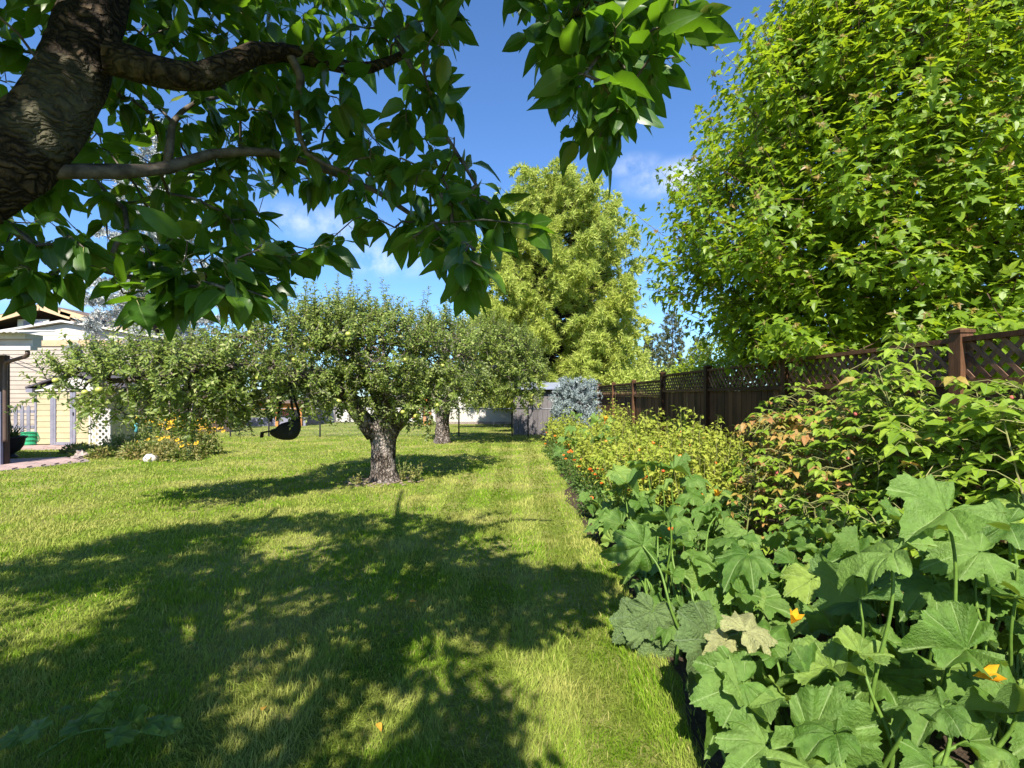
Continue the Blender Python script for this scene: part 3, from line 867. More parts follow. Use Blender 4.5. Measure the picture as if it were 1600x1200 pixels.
# ------------------------------------------------------------------ cherry tree over the viewer
def cherry():
    r = np.random.default_rng(21)
    root = thing('cherry_tree', 'leafy cherry tree with thick dark trunk and drooping glossy leaves overhanging the lawn', 'tree', (-1.98, 1.15, 0))
    sh = lambda p: np.asarray(p) - TO_SUN * (np.asarray(p)[..., 2:3] / TO_SUN[2])       # where its shadow falls
    trunk = [np.array([-2.0, 1.12, -0.05]), np.array([-2.0, 1.15, 0.5]), np.array([-1.98, 1.22, 1.2]), np.array([-1.88, 1.32, 1.72]), P(22, 250, 1.48), P(100, 150, 1.54), P(145, 30, 1.62), P(175, -90, 1.75), P(190, -260, 1.95)]
    limbs = [
        ([np.array([-1.9, 1.3, 1.66]), np.array([-2.3, 1.5, 2.1]), np.array([-2.9, 2.0, 2.7]), np.array([-3.3, 2.5, 3.4]), np.array([-3.6, 2.9, 4.1])], .085, .03),
        ([np.array([-1.95, 1.25, 1.6]), np.array([-2.3, 0.9, 2.2]), np.array([-2.8, 0.5, 3.0]), np.array([-3.2, 0.2, 3.8])], .09, .03),
        ([P(170, 90, 1.56), P(250, 112, 1.6), P(320, 120, 1.65), P(400, 82, 1.72), P(480, 88, 1.8), P(552, 108, 1.85), P(610, 95, 1.9), P(680, 60, 2.0)], .052, .010),
        ([P(60, 268, 1.5), P(180, 268, 1.62), P(262, 262, 1.72), P(330, 241, 1.82), P(420, 238, 1.9), P(500, 262, 2.0), P(590, 300, 2.0), P(650, 340, 1.95), P(720, 365, 1.85)], .024, .006),
        ([P(262, 255, 1.72), P(267, 215, 1.74), P(272, 190, 1.76), P(300, 163, 1.82), P(350, 150, 1.95)], .014, .006),
        ([P(10, 350, 1.5), P(60, 385, 1.62), P(140, 413, 1.72), P(195, 432, 1.8), P(280, 440, 1.75), P(360, 465, 1.65)], .014, .006),
        ([P(440, 70, 1.76), P(470, 120, 1.78), P(463, 180, 1.82), P(480, 240, 1.86), P(540, 270, 1.85)], .016, .007),
        ([P(190, -150, 1.8), P(420, -260, 2.0), P(620, -330, 2.2), P(800, -330, 2.2)], .06, .022),
        ([P(300, -200, 1.9), P(560, -120, 1.7), P(760, -60, 1.5), P(900, 10, 1.4), P(960, 70, 1.38)], .026, .008),
        ([P(175, -90, 1.75), P(140, -330, 2.4), P(170, -400, 3.0)], .06, .02),
        ([P(190, -260, 1.95), np.array([-1.4, 1.3, 4.1]), np.array([-1.0, 0.7, 4.6])], .05, .02),
        ([P(620, 60, 1.75), P(655, 130, 1.7), P(690, 200, 1.7), P(745, 290, 1.65)], .010, .005),
    ]
    # visible foliage: cluster centres sampled inside the outline the crown shows, open sky left free
    mask = [(0, -40), (1075, -40), (1082, 60), (1040, 150), (1000, 190), (960, 230), (935, 270), (905, 258), (885, 180), (840, 160), (820, 60), (800, -40), (735, -40), (715, 60), (690, 110), (695, 165), (725, 235), (735, 290), (765, 330), (835, 385), (825, 415), (785, 425), (765, 475), (738, 490), (705, 425), (640, 415), (600, 375), (545, 385), (520, 425), (440, 440), (420, 500), (385, 505), (300, 490), (230, 515), (195, 500), (165, 475), (70, 470), (0, 480)]
    holes = [[(545, 135), (625, 140), (640, 180), (630, 225), (585, 235), (535, 200)], [(410, 325), (510, 315), (560, 370), (470, 420), (410, 400)], [(560, 330), (620, 300), (640, 370), (580, 380)], [(690, 120), (760, 100), (800, 290), (740, 330)], [(60, 350), (150, 330), (190, 385), (90, 385)], [(640, 180), (690, 190), (690, 215), (640, 205)], [(745, 55), (790, 60), (800, 195), (745, 190)], [(190, 200), (235, 190), (240, 250), (190, 255)], [(30, 130), (130, 110), (160, 190), (90, 270), (0, 310), (0, 180)]]
    shadow = [(-300, 985), (0, 885), (90, 862), (200, 838), (330, 815), (480, 803), (640, 806), (765, 824), (700, 846), (830, 880), (925, 895), (915, 955), (850, 985), (720, 1020), (760, 1075), (830, 1120), (850, 1300), (-500, 1400)]
    lit = [[(0, 925), (110, 945), (190, 905), (200, 930), (90, 1000), (0, 1035)], [(365, 1050), (470, 1045), (480, 1110), (380, 1135), (340, 1110)], [(540, 1105), (610, 1095), (640, 1160), (540, 1170)], [(400, 845), (480, 835), (480, 870), (390, 872)],
           [(570, 880), (650, 878), (640, 905), (560, 905)], [(490, 925), (545, 925), (540, 945), (490, 945)], [(650, 1000), (700, 985), (690, 1040), (650, 1040)], [(560, 985), (620, 985), (610, 1010), (560, 1010)], [(360, 945), (400, 945), (400, 970), (360, 970)], [(150, 950), (190, 955), (170, 985), (145, 980)]]
    T = []
    def far_enough(p, lst, dmin):
        return all(np.linalg.norm(p - q) > dmin for q in lst[-400:])
    # (a) seen from here
    tries = 0
    pix = []
    while len(pix) < 345 and tries < 20000:
        tries += 1
        px, py = r.uniform(-10, 1085), r.uniform(-60, 515)
        if not in_poly(px, py, mask) or any(in_poly(px, py, h) for h in holes):
            continue
        if any(abs(px - a) < 38 and abs(py - b) < 38 and math.hypot(px - a, py - b) < 23 for a, b in pix):
            continue
        d = np.interp(px, [0, 100, 350, 600, 800, 1080], [1.75, 1.75, 1.95, 1.8, 1.45, 1.35]) + r.uniform(-0.15, 0.35)
        if py > 400:
            d = np.interp(px, [0, 400, 850], [1.5, 1.55, 1.4]) + r.uniform(-0.1, 0.15)
        elif r.random() < 0.3 and px < 650:
            d += r.uniform(0.4, 1.1)
        pix.append((px, py)); T.append(P(px, py - 30, d))
    nvis = len(T)
    lit = [[(np.mean([q[0] for q in h]) + 1.25 * (a - np.mean([q[0] for q in h])), np.mean([q[1] for q in h]) + 1.25 * (b - np.mean([q[1] for q in h]))) for a, b in h] for h in lit]
    for _ in range(18):
        a, b, w = r.uniform(60, 860), r.uniform(850, 1120), r.uniform(14, 30)
        lit.append([(a - w, b), (a, b - w * .6), (a + w, b), (a, b + w * .6)])
    # (b) the crown above the frame, whose shade lies on the lawn
    tries = 0
    while len(T) - nvis < 900 and tries < 30000:
        tries += 1
        gx_, gy_ = r.uniform(-6.5, 1.0), r.uniform(0.2, 6.6)
        qx, qy, _ = project(np.array([gx_, gy_, 0.0]))
        if not in_poly(qx, qy, shadow) or any(in_poly(qx, qy, h) for h in lit):
            continue
        z = r.uniform(2.5, 5.4)
        p = np.array([gx_, gy_, 0]) + TO_SUN * z / TO_SUN[2]
        a, b, d = project(p)
        okv = d < 0.25 or b < -110 or a < -120 or (in_poly(a, b, mask) and not any(in_poly(a, b, h) for h in holes) and r.random() < 0.12)
        if not okv or np.linalg.norm(p - np.array([-1.9, 1.2, 3.4])) > 3.9 or (abs(p[0]) < 0.7 and abs(p[1]) < 0.7 and p[2] < 2.4):
            continue
        T.append(p)
    T = np.array(T)
    mains, twigs, dirs = grow([(trunk, .155, .07)] + limbs, T, r, seg=0.11, sag=0.12, rtip=0.0024, expo=0.42)
    mains = [(np.array(p), q) for p, q in mains]
    mb = MB(); pts, rad = mains[0]
    rad = np.interp(np.linspace(0, 1, len(pts)), [0, .08, .3, .45, .6, .75, 1], [.21, .16, .135, .112, .096, .08, .04])
    fine = resample(pts[::2], .022); fr = np.interp(np.linspace(0, 1, len(fine)), np.linspace(0, 1, len(pts)), rad)
    mb.tube(fine, fr, 56)
    vv = mb.v[0].reshape(len(fine), 56, 3); cc = fine[:, None]
    a_ = np.linspace(0, 2 * math.pi, 56, endpoint=False)[None]; z_ = np.cumsum(np.r_[0, np.linalg.norm(np.diff(fine, axis=0), axis=1)])[:, None]
    bump = .05 * np.sin(3 * a_ + 5 * z_) + .035 * np.sin(7 * a_ - 9 * z_ + 1) + .02 * np.sin(17 * a_ + 31 * z_) + .02 * np.sin(5 * a_ - 43 * z_) + .012 * r.normal(size=(len(fine), 56))
    for az_, zz_, h_, w_ in ((1.0, 1.75, .22, .09), (4.2, 2.15, .25, .08), (5.6, 1.95, .18, .07), (3.3, 2.5, .25, .09), (2.2, 2.35, .2, .08)):
        dz = (z_ - zz_) / w_; da = np.angle(np.exp(1j * (a_ - az_))) / .45
        bump = bump + h_ * np.exp(-(dz ** 2 + da ** 2)) - .12 * np.exp(-((dz ** 2 + da ** 2) * 6))
    mb.v[0] = (cc + (vv - cc) * (1 + bump)[..., None]).reshape(-1, 3)
    mb.build('trunk', M['cherry_bark'], root, smooth=True)
    for pts, rad in mains[1:]:
        mb = MB(); mb.tube(pts, rad, 9, wob=0.06); mb.build('branch', M['cherry_bark'] if rad[0] > .03 else M['cherry_twig'], root, smooth=True)
    mb = MB()
    for pts, rad in twigs:
        mb.tube(pts, rad, 5, cap=False)
    mb.build('twig', M['cherry_twig'], root, smooth=True, kind='stuff')
    # leaves: a rosette at every twig end plus some along the last stretch
    tx, ty, td = project(T)
    inview = (np.arange(len(T)) < nvis) | ((td > .25) & (ty > -150) & (tx > -150) & (tx < 1750))
    stem_of = []
    pos, ax, nr_ = [], [], []
    for ti in range(len(T)):
        n = r.integers(7, 11) if inview[ti] else r.integers(19, 26)
        t = T[ti]; dr = dirs[ti]
        along = r.uniform(0, 0.11 if inview[ti] else 0.2, n) * (r.random(n) < 0.7)
        p = t - dr * along[:, None] + (0 if inview[ti] else 0.08) * r.normal(size=(n, 3))
        ang = r.uniform(0, 2 * math.pi, n)
        out = np.stack([np.cos(ang), np.sin(ang), np.zeros(n)], -1)
        a = norm(out * r.uniform(0.35, 1.0, n)[:, None] + dr * 0.45 + np.array([0, 0, -1]) * r.uniform(-0.15, 1.0, n)[:, None] + r.normal(size=(n, 3)) * .2)
        nn = norm(np.array([0, 0, 1.0]) + out * 0.6 + r.normal(size=(n, 3)) * 0.75)
        pos.append(p + a * 0.025); ax.append(a); nr_.append(nn)
        if inview[ti]:
            for q in range(n):
                stem_of.append((p[q], p[q] + a[q] * .027 + np.array([0, 0, .003])))
    st = MB()
    for a_, b_ in stem_of:
        st.tube(np.array([a_, b_]), [.0011, .0009], 3, cap=False)
    st.build('leaf_stalk', M['green_stem'], root, kind='stuff')
    pos, ax, nr_ = map(np.concatenate, (pos, ax, nr_))
    s = np.clip(r.normal(0.088, 0.019, len(pos)), .045, .125)
    pxx, pyy, dd_ = project(pos)
    s = s * np.where((dd_ < .25) | (pyy < -60) | (pxx < -60), 1.22, 1.0)
    R = frames(ax, nr_)
    k = r.integers(0, len(CH_TPL), len(pos))
    meshes = [tpl_mesh(t, 'leaf', M['cherry_leaf']) for t in CH_TPL]
    # petioles
    pm = MB()
    leaf_parts(root, meshes, CH_TPL, M['cherry_leaf'], pos, R, s, k, 300, smooth=True, low=elliptic_leaf([0, .45, 1], .62, .25, .25))


cherry()


# ------------------------------------------------------------------ apple trees
def apple_tree(label, base, trunk, limbs, blobs, nshoot, seed, leaf_scale=0.062, napples=0, trunk_r=None, sprouts=(), group=None, parts=300, hang=0.35):
    r = np.random.default_rng(seed)
    root = thing('apple_tree', label, 'tree', base, group)
    wts = np.array([b[3] if len(b) > 3 else (b[1][0] * b[1][2] + b[1][0] * b[1][1]) for b in blobs]); wts = wts / wts.sum()
    T, up = [], []
    centres = np.array([b[0] for b in blobs]); radii = np.array([b[1] for b in blobs])
    for _ in range(nshoot):
        b = r.choice(len(blobs), p=wts)
        u = norm(r.normal(size=3)); u[2] = abs(u[2]) * (1 if r.random() > hang else -1)
        rr = r.uniform(0.45, 1.0) ** 0.6
        p = centres[b] + u * radii[b] * rr + r.normal(size=3) * 0.06
        T.append(p); up.append(u)
    for p in sprouts:
        T.append(np.asarray(p)); up.append(np.array([0, 0, 1.0]))
    T, up = np.array(T), np.array(up)
    ns = len(sprouts)
    mains, twigs, dirs = grow([(trunk, *trunk_r)] + limbs, T, r, seg=0.3, sag=0.06, rtip=0.0045, expo=0.4)
    pts, rad = mains[0]
    rad = np.interp(np.linspace(0, 1, len(pts)), np.linspace(0, 1, 6), np.array([1.3, 0.92, 0.86, 0.92, 1.2, 0.9]) * trunk_r[0])
    mb = MB(); mb.tube(pts, rad, 22, wob=0.07); mb.build('trunk', M['apple_bark'], root, smooth=True)
    for pts, rad in mains[1:]:
        mb = MB(); mb.tube(pts, rad, 10, wob=0.08); mb.build('branch', M['apple_bark'], root, smooth=True)
    mb = MB()
    for pts, rad in twigs:
        mb.tube(pts, rad, 4, cap=False)
    pos, ax, nn, sc = [], [], [], []
    for i in range(len(T)):
        spr = i >= len(T) - ns
        hangs = up[i][2] < 0
        L = r.uniform(0.42, 0.8) if spr else r.uniform(0.16, 0.36)
        d = norm(np.array([0, 0, 1.0]) + r.normal(size=3) * 0.08) if spr else norm(up[i] * 0.8 + np.array([0, 0, -0.5 if hangs else 0.75]) + r.normal(size=3) * 0.35)
        tip = T[i] + d * L
        mb.tube(np.array([T[i], T[i] + d * L * 0.5, tip]), [0.005, 0.004, 0.002], 3, cap=False)
        n = int(L / 0.014)
        t = np.linspace(0.0, 1, n)
        ph = np.arange(n) * 2.4 + r.uniform(0, 6)
        x = norm(np.cross(d, [0.3, 0.5, 0.1])); y = np.cross(d, x)
        out = np.cos(ph)[:, None] * x + np.sin(ph)[:, None] * y
        a = norm(out * 0.9 + d * r.uniform(0.2, 0.9, n)[:, None] + np.array([0, 0, -0.15]) + r.normal(size=(n, 3)) * 0.25)
        pos.append(T[i] + d * (L * t)[:, None]); ax.append(a)
        nn.append(norm(d - out * 0.2 + np.array([0, 0, 0.5]) + r.normal(size=(n, 3)) * 0.4))
        sc.append(leaf_scale * (1.15 if spr else 1.0) * r.uniform(0.7, 1.3, n) * (1 - 0.35 * t))
    pos, ax, nn, sc = map(np.concatenate, (pos, ax, nn, sc))
    mb.build('twig', M['apple_bark'], root, kind='stuff')
    me = [tpl_mesh(AP_TPL, 'leaf', M['apple_leaf'])]
    leaf_parts(root, me, [AP_TPL], M['apple_leaf'], pos, frames(ax, nn), sc, np.zeros(len(pos), int), parts)
    if napples:
        am = MB(); th = np.linspace(0, math.pi, 9)
        am.lathe(np.c_[np.sin(th) * (1 + .12 * np.cos(th)), -np.cos(th) * 0.9 - 0.12 * np.exp(-((th - math.pi) / .5) ** 2)], (0, 0, 0), 12, cap=False)
        ame = am.mesh('apple', M['apple_fruit'], smooth=True)
        front = np.where((up[:, 1] < -0.25) & (up[:, 2] < 0.35))[0]
        for i in r.choice(front, min(napples, len(front)), replace=False):
            place('apple', ame, root, T[i] + np.array([0, -0.10, -0.06]) + r.normal(size=3) * 0.03, None, r.uniform(0.032, 0.045))
    return root


A1 = np.array([-2.25, 9.0, 0])
def front_apple():
    r = np.random.default_rng(3)
    trunk = [A1 + (0.02, 0, -0.05), A1 + (0, 0, 0.12), A1 + (-.02, 0, 0.4), A1 + (0.0, 0, 0.75), A1 + (0.02, 0, 1.0), A1 + (0.04, 0, 1.2)]
    fork = P(598, 660, 9.0)
    limbs = [
        ([P(585, 680, 8.95), P(560, 645, 8.8), P(535, 615, 8.4), P(500, 585, 8.0), P(445, 590, 7.5), P(400, 575, 7.0), P(320, 575, 6.6), P(240, 590, 6.3), P(170, 595, 6.1)], .15, .03),
        ([P(600, 665, 9.0), P(590, 620, 9.0), P(560, 570, 9.1), P(540, 530, 9.3)], .13, .04),
        ([P(612, 670, 9.0), P(640, 640, 9.1), P(665, 600, 9.4), P(690, 560, 9.7)], .14, .04),
        ([P(605, 665, 9.05), P(610, 620, 9.6), P(600, 570, 10.2)], .10, .04),
        ([P(600, 665, 8.95), P(605, 610, 8.5), P(590, 570, 8.1)], .09, .03),
        ([P(445, 590, 7.5), P(420, 560, 7.4), P(390, 530, 7.2), P(330, 520, 7.0)], .06, .02),
    ]
    blobs = [(P(565, 552, 9.0), (1.5, 1.5, 0.78)), (P(560, 520, 9.1), (0.95, 1.0, 0.45), 1.2), (P(480, 545, 8.3), (1.0, 1.1, 0.65)), (P(690, 560, 9.6), (0.72, 1.1, 0.72)), (P(400, 580, 7.3), (0.65, 0.9, 0.50)),
             (P(250, 598, 6.5), (0.95, 0.9, 0.46)), (P(150, 596, 6.2), (0.42, 0.5, 0.28)), (P(325, 592, 6.8), (0.75, 0.8, 0.48)), (P(640, 620, 8.9), (0.5, 0.7, 0.30)), (P(520, 615, 8.5), (0.5, 0.6, 0.25)), (P(300, 632, 6.5), (0.7, 0.6, 0.26), 1.0), (P(575, 612, 8.5), (0.6, 0.4, 0.30), 1.6), (P(650, 632, 8.7), (0.38, 0.4, 0.26), 1.2), (P(460, 610, 7.3), (0.4, 0.35, 0.26), 1.3), (P(535, 605, 8.3), (0.5, 0.5, 0.3), 1.2), (P(690, 610, 9.0), (0.4, 0.5, 0.3), 1.0), (P(400, 615, 6.9), (0.5, 0.4, 0.25), 1.0)]
    sprouts = []
    for px, py in ((410, 500), (430, 490), (455, 505), (475, 500), (497, 490), (512, 505), (530, 485), (535, 500), (560, 515), (585, 520), (598, 500), (605, 495), (622, 505), (640, 515), (655, 500), (662, 505), (690, 510), (700, 495), (715, 520), (490, 515), (548, 510), (180, 550), (215, 545), (300, 548), (575, 490), (545, 482), (520, 492)):
        d = np.interp(px, [150, 400, 500, 600, 720], [6.2, 7.4, 8.6, 9.0, 9.6])
        sprouts.append(P(px, py + 6, d + r.uniform(-.3, .3)))
    apple_tree('old apple tree with thick forked pale trunk whose long limb carries the black swing', A1, trunk, limbs, blobs, 2700, 33, 0.086, 38, (.235, .2), sprouts)


front_apple()
A2 = np.array([-2.2, 16.2, 0])
apple_tree('apple tree with straight dark trunk standing behind the forked apple tree', A2,
           [A2 + (0, 0, -0.05), A2 + (0, 0, .2), A2 + (0, 0, .6), A2 + (0, 0, 1.0), A2 + (0.02, 0, 1.3), A2 + (.03, 0, 1.5)],
           [([P(692, 640, 16.2), P(730, 600, 16.0), P(780, 570, 15.8), P(820, 570, 15.6)], .13, .04), ([P(690, 640, 16.2), P(670, 590, 16.2), P(660, 550, 16.3)], .12, .04), ([P(692, 640, 16.2), P(720, 580, 17), P(750, 540, 17.5)], .12, .04)],
           [(P(760, 560, 16.0), (1.75, 1.5, 1.15)), (P(690, 555, 16.3), (1.2, 1.4, 1.2)), (P(815, 590, 15.8), (0.8, 1.0, 0.85)), (P(740, 610, 15.6), (1.2, .8, .45))],
           1600, 34, 0.112, 8, (.24, .2), [P(px, py + 8, 16) for px, py in ((648, 500), (662, 490), (695, 485), (700, 500), (720, 510), (735, 505), (760, 510), (790, 512), (820, 520))], parts=60)

# suckers and chips at the foot of the front apple tree
def tree_foot():
    r = np.random.default_rng(8)
    mb = MB()
    n = 150
    a = r.uniform(0, 6.28, n); rr = r.uniform(0.3, 0.72, n)
    c = MB(); c.box((-.5, -.22, 0), (.5, .22, .18)); 
    tv, tf = c.v[0], c.f
    tpl = (tv, tf, np.zeros((8, 3)))
    pos = np.c_[A1[0] + np.cos(a) * rr, A1[1] + np.sin(a) * rr, np.full(n, 0.012)]
    R = frames(np.c_[np.cos(a * 5), np.sin(a * 5), r.normal(0, .15, n)], np.c_[r.normal(0, .2, n), r.normal(0, .2, n), np.ones(n)])
    mb.scatter(tpl, pos, R, r.uniform(0.03, 0.07, n))
    tag(mb.build('wood_chips', M['wood_chip'], kind='stuff'), 'scattered pale wood chips round the forked apple trunk', 'wood chips')
    for px, py, h in ((628, 752, .42), (560, 756, .18), (645, 755, .3), (652, 752, .38)):
        b = G(px, py)
        root = thing('weed_plant', 'leafy green sucker shoots at the foot of the forked apple trunk', 'plant', b, 'shoots at the apple trunk')
        st, fo = MB(), MB()
        pos, ax = [], []
        for _ in range(9):
            d = norm(np.array([r.normal(0, .35), r.normal(0, .35), 1])); L = h * r.uniform(.5, 1.1)
            st.tube(np.array([b, b + d * L * .5, b + d * L]), [.004, .003, .002], 3)
            k = int(L / .02)
            pos.append(b + d * (L * np.linspace(.15, 1, k))[:, None]); ax.append(norm(r.normal(size=(k, 3)) + d * .5))
        pos, ax = np.concatenate(pos), np.concatenate(ax)
        st.build('stem', M['green_stem'], root)
        fo.scatter(SMALL_TPL, pos, frames(ax, np.tile([0, 0, 1.0], (len(pos), 1)) + r.normal(size=(len(pos), 3)) * .4), r.uniform(.035, .06, len(pos)))
        fo.build('foliage', M['rudbeckia_leaf'], root, kind='stuff')
tree_foot()


# ------------------------------------------------------------------ black baby swing under the limb
def swing():
    c = P(450, 665, 7.5)
    root = thing('hanging_swing', 'black fabric bucket swing hanging from the apple limb', 'swing', (c[0], c[1], c[2] - .2))
    nu, nv = 28, 9
    uu = np.linspace(0, 2 * math.pi, nu, endpoint=False); vv = np.linspace(0.02, 1, nv)
    U, V = np.meshgrid(uu, vv)
    rr_ = np.sin(V * math.pi / 2) ** .8
    fl = 1 - .35 * np.clip(V - .7, 0, 1)
    x = np.cos(U) * .27 * rr_ * fl - .05 * V; y = np.sin(U) * .17 * rr_ * fl
    z = -.24 * np.cos(V * math.pi / 2) + V ** 3 * (.03 + .13 * np.cos(U)) + .012 * np.sin(U * 7) * V
    mb = MB()
    i = np.arange(nv - 1)[:, None] * nu; j = np.arange(nu)[None]; k = (j + 1) % nu
    mb.add(np.stack([x, y, z], -1).reshape(-1, 3) * .88 + c, [np.stack([i + j, i + k, i + nu + k, i + nu + j], -1).reshape(-1, 4), np.array([list(range(nu))[::-1]])])
    o = mb.build('pouch', M['black_fabric'], root, smooth=True)
    so = o.modifiers.new('thickness', 'SOLIDIFY'); so.thickness = 0.015
    # front flap reaching left
    mb = MB(); p0 = c + (-.20, -.04, -.08)
    mb.add(np.array([p0 + (0.06, -.1, .03), p0 + (0.06, .12, .03), p0 + (-.12, .08, .0), p0 + (-.12, -.06, .0), p0 + (-.17, .05, -.01), p0 + (-.17, -.03, -.01), p0 + (-.185, .04, -.09), p0 + (-.185, -.02, -.09)]), [np.array([(0, 1, 2, 3), (3, 2, 4, 5), (5, 4, 6, 7)])])
    o = mb.build('footrest', M['black_fabric'], root, smooth=True); so = o.modifiers.new('thickness', 'SOLIDIFY'); so.thickness = 0.025
    for sx in (-1, 1):
        top = P(447 + 3 * sx, 594, 7.5)
        for sy in (-1, 1):
            mb = MB(); mb.bar(c + (sx * .17 - .04, sy * .10, 0.06 + .08 * (sx > 0)), top + (0, sy * .03, 0), .035, .008, up=(0, 1, 0.2)); mb.build('strap', M['black_fabric'], root)
swing()


# ------------------------------------------------------------------ maple beyond the fence
def maple():
    r = np.random.default_rng(44)
    base = np.array([5.6, 7.6, 0])
    root = thing('maple_tree', 'big bright yellow green maple tree overhanging the brown lattice fence', 'tree', base)
    trunk = [base + (0, 0, -.05), base + (0, 0, .8), base + (.05, 0, 1.8), base + (0, 0.1, 3.2), base + (.1, 0, 5.0), base + (0, 0, 6.8)]
    limbs = []
    for i in range(11):
        a = i * 2.4; z = 1.5 + i * 0.4
        o = np.array([math.cos(a), math.sin(a), 0])
        limbs.append(([base + (0, 0, z), base + o * .9 + (0, 0, z + .6), base + o * 2.0 + (0, 0, z + 1.3)], .06, .015))
    # outline: widest about 3 m up, tapering upward
    prof_z = np.array([1.55, 2.0, 2.8, 3.8, 5.0, 6.2, 7.4, 8.3]); prof_r = np.array([1.9, 2.6, 3.1, 3.15, 2.85, 2.3, 1.5, .4])
    T, O = [], []
    while len(T) < 1900:
        z = r.uniform(1.55, 8.2); R_ = np.interp(z, prof_z, prof_r)
        if r.random() > R_ / 3.15:
            continue
        a = r.uniform(0, 2 * math.pi)
        if math.cos(a - math.radians(-145)) < -0.35 and r.random() < 0.6:
            continue
        lump = 1 + 0.10 * math.sin(3 * a + z * 1.3) + 0.07 * math.sin(7 * a - 2.1 * z)
        u = r.uniform(0.50, 0.93) if r.random() < 0.75 else r.uniform(0.25, 0.6)
        o = np.array([math.cos(a), math.sin(a), 0])
        T.append(base + o * R_ * lump * u + (0, 0, z)); O.append(o)
    # the sprays that reach out over the fence to the left
    for px, py, d in ((1085, 365, 7.4), (1075, 380, 7.6), (1105, 395, 7.5), (1085, 455, 7.7), (1100, 440, 7.6), (1120, 470, 7.5), (1110, 270, 7.2), (1130, 250, 7.0), (1095, 300, 7.4), (1165, 190, 6.6), (1175, 150, 6.5), (1205, 130, 6.4), (1150, 230, 6.8), (1130, 510, 7.4), (1165, 535, 7.0), (1090, 420, 7.6), (1200, 555, 6.8), (1400, 545, 5.2), (1385, 530, 5.4), (1500, 505, 4.9), (1560, 500, 4.7)):
        p = P(px + 15, py + 5, d); T.append(p); O.append(norm((p - base) * (1, 1, 0)))
    T, O = np.array(T), np.array(O)
    mains, twigs, dirs = grow([(trunk, .13, .03)] + limbs, T, r, seg=0.3, sag=-0.04, rtip=0.0035, expo=0.42)
    mb = MB(); mb.tube(mains[0][0], mains[0][1], 14, wob=.03); mb.build('trunk', M['dark_bark'], root, smooth=True)
    for p, q in mains[1:]:
        mb = MB(); mb.tube(p, q, 8); mb.build('branch', M['dark_bark'], root, smooth=True)
    tw = MB()
    for p, q in twigs:
        tw.tube(p, q, 4, cap=False)
    pos, ax, nn, sc, tipf = [], [], [], [], []
    for i in range(len(T)):
        zt = (T[i][2] - 1.5) / 6.5
        d = norm(O[i] * r.uniform(.35, 1.0) + np.array([0, 0, r.uniform(.1, .6) + .9 * zt]) + r.normal(size=3) * .18)
        L = r.uniform(.35, .75)
        pth = np.array([T[i], T[i] + d * L * .5, T[i] + d * L + (0, 0, .03)])
        tw.tube(pth, [.005, .004, .0025], 3, cap=False)
        npair = int(L / .062)
        x = norm(np.cross(d, [.2, .3, 1])); y = np.cross(d, x)
        for k in range(npair):
            t = (k + .3) / npair
            b = T[i] + d * L * t
            for s in (-1, 1):
                side = (x if k % 2 else y) * s
                a = norm(side * 1.0 + d * .55 + np.array([0, 0, -.25]) + r.normal(size=3) * .25)
                pet = r.uniform(.05, .11)
                a2 = norm(a + np.array([0, 0, -r.uniform(.15, .7)]))
                pos.append(b + a * pet); ax.append(a2); nn.append(norm(np.array([0, 0, 1.0]) + O[i] * .25 + r.normal(size=3) * .24)); sc.append(r.uniform(.09, .175) * (1.05 - .35 * t)); tipf.append(0)
        for k in range(3):
            a = norm(d * .6 + r.normal(size=3) * .5 + np.array([0, 0, -.4]))
            pos.append(T[i] + d * L); ax.append(a); nn.append(norm(O[i] + np.array([0, 0, .8]) + r.normal(size=3) * .3)); sc.append(r.uniform(.05, .085)); tipf.append(1 if r.random() < .45 else 0)
    m = 0
    while m < 4200:                                          # shaded leaves on the inner twigs
        z = r.uniform(1.7, 7.6); a = r.uniform(0, 6.28); u = r.uniform(.12, .62)
        if r.random() > np.interp(z, prof_z, prof_r) / 3.15:
            continue
        o = np.array([math.cos(a), math.sin(a), 0])
        pos.append(base + o * u * np.interp(z, prof_z, prof_r) + (0, 0, z)); ax.append(norm(o + r.normal(size=3) * .6 + (0, 0, -.4))); nn.append(norm(r.normal(size=3) * .5 + o * .4 + (0, 0, .9))); sc.append(r.uniform(.14, .22)); tipf.append(0); m += 1
    pos, ax, nn, sc, tipf = map(np.array, (pos, ax, nn, sc, tipf))
    tw.build('twig', M['maple_twig'], root, kind='stuff')
    R = frames(ax, nn); k = r.integers(0, 3, len(pos))
    sel = tipf == 0
    leaf_parts(root, [tpl_mesh(t, 'leaf', M['maple_leaf'], False) for t in MP_TPL], MP_TPL, M['maple_leaf'], pos[sel], R[sel], sc[sel], k[sel], 290)
    mb = MB(); mb.scatter(MP_TPL[1], pos[~sel], R[~sel], sc[~sel]); o = mb.build('young_foliage', M['maple_tip'], root, kind='stuff'); o['label'] = 'reddish young leaves at the shoot tips'
maple()


